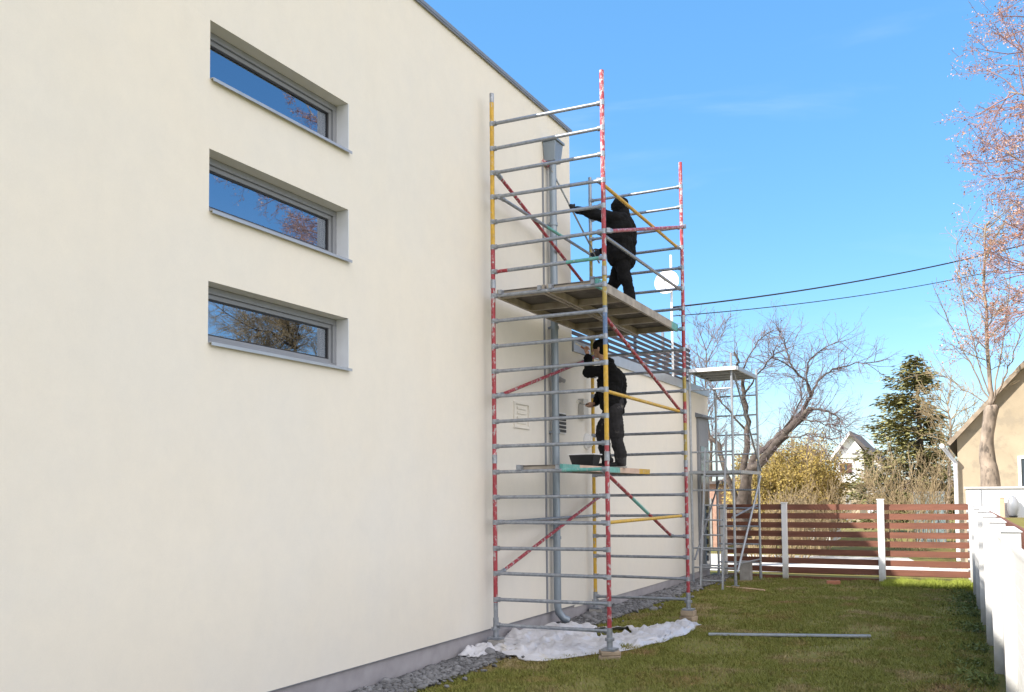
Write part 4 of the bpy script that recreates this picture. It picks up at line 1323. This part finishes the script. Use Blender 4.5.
for q, r_ in allb:
    for i in range(max(2, len(q)//4), len(q)):
        for _ in range(2 if r_ > .06 else 3):
            if t.r.random() < .85:
                d0 = (q[i]-q[i-1]).normalized()
                d1 = rot_dir(d0, t.r.uniform(.5, 1.2), t.r.uniform(0, 6.28))
                t.grow(q[i].lerp(q[i-1], t.r.random()), (d1+V((0, 0, .12))).normalized(), t.r.uniform(.45, 1.05), .0115, 1, 3, (2, 4), (.4, .95), .0, .30, (.4, .75), .0026, 4)
finish(t, 'bare_tree', 'gnarled bare old tree leaning right behind the brown board fence', (A0.x, TY, -.3), M['bark'], M['twig'])

# pollarded trunk before the tan house with pale shoots and pink buds
t = Tree(5)
SY = 23.5
b0 = P(993, 500, SY); b0.z = -.3
q = t.smooth([b0, P(990.5, 480, SY), P(987.5, 460, SY), P(987, 440, SY), P(989, 422, SY), P(992, 405, SY)], 6)
m_ = MB(); nq = len(q); ns = 18
for i, c_ in enumerate(q):
    f_ = i/(nq-1)
    rr = .13*(1-f_)**3+.135+.02*sstep(.80, .95, f_)-.05*sstep(.95, 1, f_)
    for j in range(ns):
        a = 6.2832*j/ns
        k_ = rr*(1+.10*mnoise.noise(V((math.cos(a)*1.6, math.sin(a)*1.6, f_*5)))+.09*mnoise.noise(V((math.cos(a)*5, math.sin(a)*5, f_*6))))
        m_.v.append((c_.x+k_*math.cos(a), c_.y+k_*math.sin(a), c_.z))
for i in range(nq-1):
    for j in range(ns):
        a = i*ns+j; b = i*ns+(j+1) % ns
        m_.f.append((a, b, b+ns, a+ns)); m_.m.append(0)
m_.f.append(tuple((nq-1)*ns+j for j in range(ns))); m_.m.append(0)
t.trunk.add(m_.v, m_.f)
leader = t.smooth([q[-1], P(990, 380, SY), P(987, 340, SY), P(985, 300, SY), P(984, 255, SY), P(986, 225, SY+.2)], 4, .01)
t.limb(leader, .06, .015, 7)
for pts, r_ in (([q[-1], P(1000, 385, SY), P(1012, 360, SY), P(1020, 335, SY)], .035), ([q[-1], P(974, 370, SY), P(958, 340, SY), P(943, 308, SY)], .022), ([q[-2], P(968, 392, SY), P(948, 378, SY), P(930, 372, SY)], .016),
                ([q[-1], P(978, 360, SY), P(966, 318, SY), P(960, 270, SY), P(957, 240, SY)], .018), ([q[-1], P(1002, 350, SY), P(1008, 300, SY), P(1008, 255, SY)], .022)):
    qq = t.smooth(pts, 4, .015); t.limb(qq, r_, .006, 5)
    for i in range(3, len(qq)):
        d0 = (qq[i]-qq[i-1]).normalized()
        t.grow(qq[i], rot_dir(d0, t.r.uniform(.4, .8), t.r.uniform(0, 6.28)), t.r.uniform(.4, 1.0), .009, 2, 3, (1, 3), (.4, .8), .1, .2, (.4, .7), .004, 3)
n0 = len(t.tips)
for i in range(5, len(leader)):
    for _ in range(3):
        d0 = rot_dir((leader[i]-leader[i-1]).normalized(), t.r.uniform(.6, 1.2), t.r.uniform(0, 6.28))
        t.grow(leader[i], d0, t.r.uniform(.5, 1.1), .012, 1, 3, (2, 4), (.5, .9), .1, .25, (.45, .7), .0042, 3)
cs = []
for (p_, d_, lv) in t.tips[n0:]:
    if lv >= 2 and p_.z > 4.6:
        for _ in range(7): cs.append(tuple(p_ + V((t.r.gauss(0, .06), t.r.gauss(0, .06), t.r.gauss(0, .06)))))
finish(t, 'pollarded_tree', 'thick pale pollarded trunk with thin upright shoots before the tan house', (b0.x, SY, -.3), M['palebark'], M['paletwig'], None,
       tri_cloud(cs, .036, 4), M['bud'])


# big maple out to the right with pinkish budding crown
def maple(seed, base, h, label, limbs, tm=M['palebark'], buds=True):
    t = Tree(seed); base = V(base)
    tr = t.smooth([base, base+V((.05, .1, h*.2)), base+V((-.1, 0, h*.45)), base+V((.1, .1, h*.7)), base+V((0, 0, h*.98))], 5, .03)
    t.limb(tr, .26 if buds else .15, .04 if buds else .02, 10)
    for (zf, tgt) in limbs:
        i = int(zf*(len(tr)-1)); s_ = tr[i]; tgt = V(tgt)
        mid = s_.lerp(tgt, .5)+V((0, 0, -.05*(tgt-s_).length))
        q = t.smooth([s_, s_.lerp(mid, .5)+V((0, 0, .05)), mid, tgt], 5, .04)
        t.limb(q, .075 if buds else .045, .012 if buds else .007, 7)
        for k in range(4, len(q)):
            for _ in range(3):
                d0 = rot_dir((q[k]-q[k-1]).normalized(), t.r.uniform(.5, 1.15), t.r.uniform(0, 6.28))
                t.grow(q[k].lerp(q[k-1], t.r.random()), d0, t.r.uniform(.6, 1.25), .014, 1, 3, (3, 5), (.45, .95), .05, .22, (.45, .72), .0038, 3)
    cs = []
    for (p_, d_, lv) in t.tips:
        if lv >= 2:
            for _ in range(6): cs.append(tuple(p_ - d_*t.r.uniform(0, .3) + V((t.r.gauss(0, .05), t.r.gauss(0, .05), t.r.gauss(0, .05)))))
    return finish(t, 'maple_tree', label, tuple(base), tm, M['reddtwig'] if buds else M['paletwig'], None, tri_cloud(cs, .034, seed) if buds else None, M['bud'])


my = 21.5
rl_ = random.Random(2)
limbs = [(.62, P(1020, 50, my)), (.66, P(1008, 92, my-.5)), (.72, P(1026, 14, my+.5)), (.52, P(1008, 152, my)), (.58, P(1022, 135, my-1)), (.5, P(1036, 180, my+.6)), (.42, P(1021, 262, my+1)), (.45, P(1031, 235, my)),
         (.40, P(1024, 310, my+.4)), (.8, P(1040, -30, my)), (.36, P(1038, 290, my-.6)), (.9, P(1051, -70, my)), (.6, P(1036, 100, my+1.2)), (.48, P(1042, 215, my-1))]
base = V((4.0, 22.0, -.3))
for i in range(16):
    a = rl_.uniform(-2.2, 2.4); r_ = rl_.uniform(2.5, 4.5); zf = rl_.uniform(.35, .95)
    limbs.append((zf, (base.x+r_*math.cos(a), base.y+r_*math.sin(a), 15.0*zf+rl_.uniform(.5, 2.0))))
maple(21, base, 15.0, 'large bare maple with pinkish budding twigs reaching in from the right edge', limbs)
# a second, lower bare tree farther right that shows in the window panes
base = V((9.5, 24.0, -.3)); limbs = []
for i in range(22):
    a = rl_.uniform(0, 6.28); r_ = rl_.uniform(1.5, 3.8); zf = rl_.uniform(.3, .95)
    limbs.append((zf, (base.x+r_*math.cos(a), base.y+r_*math.sin(a), 8.5*zf+rl_.uniform(.4, 1.6))))
maple(33, base, 8.5, 'lower leafless tree seen only as a reflection in the window panes', limbs, M['bark'], False)


# conifer
def conifer(seed, base, h, rad, label, n_per=120):
    rg = random.Random(seed); base = V(base)
    o = thing('conifer_tree', tuple(base), label, 'tree')
    m = MB(); m.tube([base, base+V((.1, 0, h*.5)), base+V((0, 0, h*.99))], [.22, .13, .02], 8); m.build('trunk', M['bark'], o, smooth=True)
    cs, br_ = [], MB()
    z = .10*h
    vs = []
    while z < h*.985:
        f = z/h
        prof = (1-f)**.75*(1.0 if f > .22 else .72+f*1.3)
        for k in range(rg.randint(6, 9)):
            az = rg.uniform(0, 6.283)
            side = 1.0 + .22*math.cos(az-2.6) - (.25 if (math.cos(az) > .4 and f < .75) else 0)
            L = rad*prof*rg.uniform(.65, 1.12)*side
            zz = base.z+z+rg.uniform(-.15, .15)
            p0 = V((base.x, base.y, zz)); d = V((math.cos(az), math.sin(az), 0))
            droop = rg.uniform(.05, .3)*(1-f*.7); tipup = rg.uniform(.05, .16)
            pts = [p0+d*(L*t_)+V((0, 0, -droop*L*t_+tipup*L*t_*t_+ (.35*L*t_ if f > .8 else 0))) for t_ in (0, .33, .66, 1)]
            br_.tube(pts, [.03, .022, .014, .006], 3, cap=False)
            nn_ = int(10+n_per*L/rad)
            for _ in range(nn_):
                t_ = rg.uniform(.25, 1.02); i = min(2, int(t_*3)); q = pts[i].lerp(pts[i+1], t_*3-i)
                sp = .20*(1.1-t_*.5)*(.8+L/rad)
                q = q+V((-d.y, d.x, 0))*rg.gauss(0, sp*1.15)+V((0, 0, rg.gauss(-.08, .12)))+d*rg.gauss(0, .06)
                vs.append((q, d, rg.random()))
        z += rg.uniform(.16, .27)
    br_.build('limbs', M['bark'], o)
    V_, F_ = [], []
    for i, (q, d, u_) in enumerate(vs):
        a = rg.uniform(-.9, .9); dd = V((d.x*math.cos(a)-d.y*math.sin(a), d.x*math.sin(a)+d.y*math.cos(a), rg.uniform(-.45, .25))).normalized()
        L = rg.uniform(.15, .32); w = rg.uniform(.045, .08); s_ = dd.cross(V((rg.gauss(0, .5), rg.gauss(0, .5), 1))).normalized()
        V_ += [q-s_*w, q+s_*w, q+dd*L]
        F_.append((3*i, 3*i+1, 3*i+2))
    np_mesh('crown', np.array([tuple(v) for v in V_]), np.array(F_), M['needle'], o)
    return o


cb = P(920, 505, 46); cb.z = -.2
ct = P(915, 355, 46)
conifer(4, cb, ct.z+.2, 3.9, 'dark green conifer standing beyond the fence between white and tan houses')


# shrubs
def shrub(name, seed, base, w, h, n_stem, label, sm, leaf=None, lm=None, lsize=.08, nleaf=10, up=.2, spread=.5, group=None, r0=.014):
    t = Tree(seed); base = V(base)
    for i in range(n_stem):
        a = t.r.uniform(0, 6.28); rr = w*.30*math.sqrt(t.r.random())
        p = base+V((rr*math.cos(a), rr*math.sin(a)*.8, 0))
        d = V((math.cos(a)*spread*rr/(w*.3), math.sin(a)*spread*rr/(w*.3), 1)).normalized()
        t.grow(p, d, h*t.r.uniform(.55, .95), r0, 1, 3, (4, 6), (.3, .8), up, .2, (.35, .6), .006, 4)
    o = finish(t, name, label, tuple(base), sm, sm, group, cat='shrub')
    if leaf:
        cs = []
        for (p_, d_, lv) in t.tips:
            if lv >= 2:
                for _ in range(nleaf): cs.append(tuple(p_-d_*t.r.uniform(0, .3)+V((t.r.gauss(0, .10), t.r.gauss(0, .10), t.r.gauss(0, .12)))))
        v, f = tri_cloud(cs, lsize, seed); np_mesh('foliage', v, f, lm, o)
    return o


g_h = 'golden shrubs beyond the fence'
for i, (px, yy, w, hp, lab) in enumerate(((768, 31, 1.9, 446, 'golden evergreen shrub behind the gnarled tree, leftmost of the golden row'),
                                          (790, 32, 2.0, 440, 'golden evergreen shrub in the middle of the golden row'), (809, 31, 1.7, 436, 'golden evergreen shrub with the tallest tip, rightmost of the golden row'),
                                          )):
    b = P(px, 500, yy); top_ = P(px, hp, yy); b.z = -.25
    shrub('golden_shrub', 40+i, b, w*1.1, (top_.z+.25)*.84, 38, lab, M['paletwig'], True, M['gold'], .06, 26, .35, .32, g_h)
g_h = 'bare thickets beyond the fence'
for i, (px, yy, w, hp, lab, cx) in enumerate(((762, 28, 1.6, 474, 'bare straw-coloured bush just behind the small back scaffold', 0), (790, 28, 1.7, 470, 'bare straw-coloured bush beneath the leaning tree limbs', 0), (815, 30, 1.2, 466, 'dense rounded brown bush left of the white house', 0),
                                          (904, 36, 1.6, 458, 'loose bare bush at the foot of the conifer, left side', 0), (914, 34, 2.2, 440, 'loose bare bush right in front of the conifer', 0), (938, 35, 2.2, 432, 'tall bare bush next to the tan house', 0))):
    b = P(px, 500, yy); top_ = P(px, hp, yy); b.z = -.25
    shrub('bare_bush', 60+i, b, w, (top_.z+.25)*(.86 if px > 880 else .80 if px < 830 and px > 800 else .70), 15 if px > 840 else 30, lab, M['paletwig'], up=.22, spread=.6, group=g_h, r0=.013)
# bare pale tree right of the conifer
t = Tree(77)
b = P(946, 500, 44); b.z = -.2; tp = P(948, 382, 44)
q = t.smooth([b, b.lerp(tp, .3), b.lerp(tp, .6)+V((.1, 0, 0)), b.lerp(tp, .85)], 4, .03); t.limb(q, .10, .03, 7)
for i in range(5, len(q)):
    for _ in range(4): t.grow(q[i], rot_dir(V((0, 0, 1)), t.r.uniform(.5, 1.1), t.r.uniform(0, 6.28)), t.r.uniform(1.0, 2.0), .022, 1, 3, (4, 5), (.4, .9), .12, .2, (.45, .7), .008, 4)
finish(t, 'birch_tree', 'slim leafless pale tree between the conifer and the tan house', tuple(b), M['palebark'], M['paletwig'])
# bare tree behind the white house and above the wing
for sd_, px, yy, hp, lab in ((81, 706, 40, 330, 'thin bare tree behind the house wing, above the terrace railing'),):
    t = Tree(sd_); b = P(px, 500, yy); b.z = -.2; tp = P(px, hp, yy)
    q = t.smooth([b, b.lerp(tp, .3)+V((.2, 0, 0)), b.lerp(tp, .6), b.lerp(tp, .9)], 4, .04); t.limb(q, .12, .02, 7)
    for i in range(5, len(q)):
        for _ in range(4): t.grow(q[i], rot_dir(V((0, 0, 1)), t.r.uniform(.4, 1.0), t.r.uniform(0, 6.28)), t.r.uniform(1.2, 2.2), .022, 1, 3, (4, 5), (.4, .9), .14, .2, (.45, .7), .008, 4)
    finish(t, 'bare_tree', lab, tuple(b), M['bark'], M['twig'])
# distant woodland rim so the land does not end in a bare line
wv, wfc = [], []
cs = []
rgw = np.random.default_rng(8)
for i in range(26000):
    a = rgw.uniform(-1.1, 1.15); d_ = rgw.uniform(150, 175)
    hh = 4.2+2.2*mnoise.noise(V((a*9, 0, 0)))+1.2*mnoise.noise(V((a*40, 1, 0)))
    cs.append((d_*math.sin(a), d_*math.cos(a), -.3+hh*rgw.random()**.8))
v, f = tri_cloud(cs, 1.0, 3)
tag(np_mesh('woodland', v, f, M['twig']), kind='stuff', cat='woodland', label='far low band of leafless woodland on the horizon')

# ================================================================== white house far behind
WY = 92.0
wh = thing('house', tuple(P(856, 505, WY)), 'far white gabled house with brown shuttered window and dark roof', 'house')
ap = P(850, 433, WY); lv = P(832, 458, WY); zb0 = -.4
xl, xr = P(836, 470, WY).x, P(864, 470, WY).x
zl = P(832, 455, WY).z; xm = ap.x; zm = ap.z-.2
sl_ = (zm-zl)/(xm-xl)
zr = zm-(xr-xm)*sl_
m = MB(); m.prism([(xl, WY, zb0), (xr, WY, zb0), (xr, WY, zr), (xm, WY, zm), (xl, WY, zl)], (0, 9, 0)); m.build('wall', M['whitehouse'], wh)
m = MB(); e = .5
m.prism([(xl-e, WY-.5, zl-e*sl_), (xm, WY-.5, zm), (xm, WY-.5, zm+.35), (xl-e, WY-.5, zl-e*sl_+.35)], (0, 10, 0)); m.build('roof', M['whitehouse'], wh)
m = MB(); x2 = P(890, 480, WY).x
m.prism([(xm, WY-.5, zm), (x2, WY-.5, zm-(x2-xm)*sl_*.82), (x2, WY-.5, zm-(x2-xm)*sl_*.82+.45), (xm, WY-.5, zm+.4)], (0, 10, 0)); m.build('roof', M['roof'], wh)
m = MB(); q1, q2 = P(834, 454, WY), P(864, 457.5, WY); m.box((xl+.01, WY-.12, q2.z), (xr-.01, WY-.002, q1.z)); m.build('band_course', M['concrete'], wh)
q1, q2 = P(840, 463, WY), P(852, 473, WY)
m = MB(); m.box((q1.x, WY-.10, q2.z), (q2.x, WY-.003, q1.z)); w = m.build('window', M['shutter'], wh)
m = MB(); m.box((q1.x+.45, WY-.13, q2.z+.12), (q2.x-.45, WY-.101, q1.z-.1)); m.build('pane', M['glassdark'], w)
q1, q2 = P(841.5, 446, WY), P(843.5, 449, WY)
m = MB(); m.box((q1.x, WY-.10, q2.z), (q2.x, WY-.003, q1.z)); m.build('vent', M['shutter'], wh)
q1, q2 = P(864, 460, WY+2), P(886, 505, WY+2)
m = MB(); m.prism([(q1.x, WY+2, zb0), (q2.x, WY+2, zb0), (q2.x, WY+2, P(880, 478, WY).z), (q1.x, WY+2, P(864, 462, WY).z)], (0, 6, 0)); m.build('side_wing', M['whitehouse'], wh)
q1, q2 = P(842, 480, WY-3), P(858, 484, WY-3)
hs = thing('house', tuple(P(875, 480, 118)), 'small second white gabled house half hidden behind the far white house', 'house')
m = MB(); HY = 118
a, b, c_ = P(866, 461, HY), P(874.5, 451, HY), P(883, 461, HY)
m.prism([(a.x+.3, HY, -.4), (c_.x-.3, HY, -.4), (c_.x-.3, HY, c_.z), (b.x, HY, b.z), (a.x+.3, HY, a.z)], (0, 8, 0)); m.build('wall', M['whitehouse'], hs)
m = MB(); m.prism([(a.x-.2, HY-.4, a.z-.2), (b.x, HY-.4, b.z), (b.x, HY-.4, b.z+.35), (a.x-.2, HY-.4, a.z+.15)], (0, 9, 0)); m.build('roof', M['whitehouse'], hs)
m = MB(); m.prism([(c_.x+.2, HY-.4, c_.z-.2), (b.x, HY-.4, b.z), (b.x, HY-.4, b.z+.35), (c_.x+.2, HY-.4, c_.z+.15)], (0, 9, 0)); m.build('roof', M['roof'], hs)
m = MB(); q1, q2 = P(871, 465, HY), P(877, 471, HY); m.box((q1.x, HY-.1, q2.z), (q2.x, HY-.002, q1.z)); m.build('window', M['glassdark'], hs)

# sheds and outbuildings
def shed(px0, px1, pyt, Y, dep, wm, rm, label, slope=.0):
    a, b = P(px0, pyt, Y), P(px1, pyt, Y)
    o = thing('shed', ((a.x+b.x)/2, Y, -.3), label, 'shed')
    m = MB(); m.hexa([(a.x, Y, -.4), (b.x, Y, -.4), (b.x, Y+dep, -.4), (a.x, Y+dep, -.4), (a.x, Y, a.z), (b.x, Y, b.z-slope), (b.x, Y+dep, b.z-slope), (a.x, Y+dep, a.z)]); m.build('wall', wm, o)
    m = MB(); e = .2; m.hexa([(a.x-e, Y-e, a.z+.003), (b.x+e, Y-e, b.z-slope+.003), (b.x+e, Y+dep+e, b.z-slope+.003), (a.x-e, Y+dep+e, a.z+.003),
                              (a.x-e, Y-e, a.z+.10), (b.x+e, Y-e, b.z-slope+.10), (b.x+e, Y+dep+e, b.z-slope+.10), (a.x-e, Y+dep+e, a.z+.10)]); m.build('roof', rm, o)
    m = MB(); w = (b.x-a.x)
    m.box((a.x+w*.35, Y-.03, -.3), (a.x+w*.6, Y-.002, a.z*.75)); m.build('door', M['greywood'], o)
    return o


shed(806, 829, 490, 38, 3, M['concrete'], M['roof'], 'low grey flat-roofed shed behind the straw bushes')
shed(838, 859, 484, 62, 4, M['tan'], M['rooftan'], 'tan outbuilding with a pale sheet roof below the white house')
shed(867, 873, 485, 70, 2, M['whitehouse'], M['roof'], 'narrow white hut right of the tan outbuilding')
# red-brick house glimpsed behind the small scaffold
shed(703, 717, 484, 33, 3, mat('dull_brick_wall', (.40, .24, .18), rough=.9, var=.2), M['roof'], 'low dull brick outbuilding glimpsed behind the small scaffold')
# white pole among the bushes
q = P(813.5, 494, 36)
m = MB(); m.tube([(q.x, 36, -.3), (q.x, 36, P(813, 478, 36).z)], .06, 8); m.tube([(q.x-.1, 36, P(813, 478, 36).z-.02), (q.x+.1, 36, P(813, 478, 36).z+.02)], .03, 6)
tag(m.build('white_post', M['white'], smooth='auto'), 'short white post among the straw bushes above the fence', 'post')
# low greenhouse
gh = thing('greenhouse', tuple(P(930, 500, 38)), 'low pale glass cold frame between the conifer and the tan house', 'greenhouse')
a, b = P(914, 492, 38), P(944, 492, 38)
m = MB(); m.box((a.x, 38, -.3), (b.x, 39.2, a.z-.03)); m.build('glazing', mat('frosted_glazing', (.24, .30, .31), rough=.2, var=.1), gh)
m = MB()
for i in range(5):
    x = a.x+(b.x-a.x)*i/4; m.box((x-.015, 37.97, -.3), (x+.02, 37.998, a.z))
m.box((a.x-.03, 37.96, a.z-.029), (b.x+.03, 39.23, a.z+.01)); m.build('frame', M['alu'], gh)

# ================================================================== overhead cables
def cable(a, b, sag, r_, label):
    a, b = V(a), V(b); m = MB(); n_ = 28
    pts = [a.lerp(b, i/n_) - V((0, 0, sag*4*(i/n_)*(1-i/n_))) for i in range(n_+1)]
    m.tube(pts, r_, 6)
    tag(m.build('overhead_cable', M['cable'], smooth='auto'), label, 'cable', 'cables across the sky')


mast = V((c0.x+.07, dy+.05, P(670, 307, dy).z))
cable(mast, P(1110, 219, 30), .28, .017, 'thicker upper cable crossing the sky to the right')
cable(mast-V((0, 0, .17)), P(1110, 240, 30), .30, .010, 'thinner lower cable crossing the sky to the right')

# ================================================================== light
S = V((-5.47, -6.45, 7.0)).normalized()      # towards the sun
EL = math.asin(S.z)
sun = bpy.data.lights.new('sun', 'SUN'); sun.energy = 3.3; sun.angle = R(.53); sun.color = (1.0, .94, .85)
so = bpy.data.objects.new('sun', sun); so.rotation_euler = (-S).to_track_quat('-Z', 'Y').to_euler(); COL.objects.link(so)

w = bpy.data.worlds.new('World'); sc.world = w; w.use_nodes = True
N, L = w.node_tree.nodes, w.node_tree.links
bg = N['Background']
sky = N.new('ShaderNodeTexSky'); sky.sky_type = 'NISHITA'; sky.sun_disc = False
sky.sun_elevation = EL; sky.sun_rotation = math.atan2(S.x, S.y)
sky.air_density = 1.0; sky.dust_density = .6; sky.ozone_density = 2.0
hs_ = N.new('ShaderNodeHueSaturation'); hs_.inputs['Saturation'].default_value = 1.30
L.new(sky.outputs[0], hs_.inputs['Color'])
# unseen bright cloud veil added at right to fill-light the wall, faint wisps elsewhere
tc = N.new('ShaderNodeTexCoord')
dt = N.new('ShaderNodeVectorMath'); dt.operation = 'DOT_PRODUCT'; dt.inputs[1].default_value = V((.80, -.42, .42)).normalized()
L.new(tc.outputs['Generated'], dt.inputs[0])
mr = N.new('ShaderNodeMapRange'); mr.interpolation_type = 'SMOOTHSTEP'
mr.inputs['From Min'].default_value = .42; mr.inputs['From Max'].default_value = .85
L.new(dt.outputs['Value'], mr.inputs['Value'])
mp_ = N.new('ShaderNodeMapping'); mp_.inputs['Scale'].default_value = (1.2, 1.6, 6.5); mp_.inputs['Rotation'].default_value = (.12, .1, .3)
L.new(tc.outputs['Generated'], mp_.inputs['Vector'])
cn = N.new('ShaderNodeTexNoise'); cn.inputs['Scale'].default_value = 2.0; cn.inputs['Detail'].default_value = 6; cn.inputs['Distortion'].default_value = .5
L.new(mp_.outputs[0], cn.inputs['Vector'])
cr = N.new('ShaderNodeMapRange'); cr.interpolation_type = 'SMOOTHSTEP'
cr.inputs['From Min'].default_value = .50; cr.inputs['From Max'].default_value = .80; cr.inputs['To Max'].default_value = .15
L.new(cn.outputs['Fac'], cr.inputs['Value'])
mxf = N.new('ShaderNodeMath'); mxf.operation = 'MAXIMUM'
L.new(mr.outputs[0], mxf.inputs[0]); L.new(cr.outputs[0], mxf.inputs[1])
mc = N.new('ShaderNodeMix'); mc.data_type = 'RGBA'
ev = N.new('ShaderNodeMix'); ev.data_type = 'RGBA'; ev.inputs['Factor'].default_value = .42
L.new(hs_.outputs[0], ev.inputs[6]); ev.inputs[7].default_value = (.85, 2.15, 3.9, 1)
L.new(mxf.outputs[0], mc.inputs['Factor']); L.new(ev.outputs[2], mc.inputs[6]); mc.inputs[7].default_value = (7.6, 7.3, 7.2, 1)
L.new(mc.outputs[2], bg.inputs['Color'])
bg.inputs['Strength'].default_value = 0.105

vs_ = sc.view_settings
vs_.view_transform = 'Standard'; vs_.look = 'None'; vs_.gamma = 1; vs_.exposure = 1.45
sc.cycles.max_bounces = 8
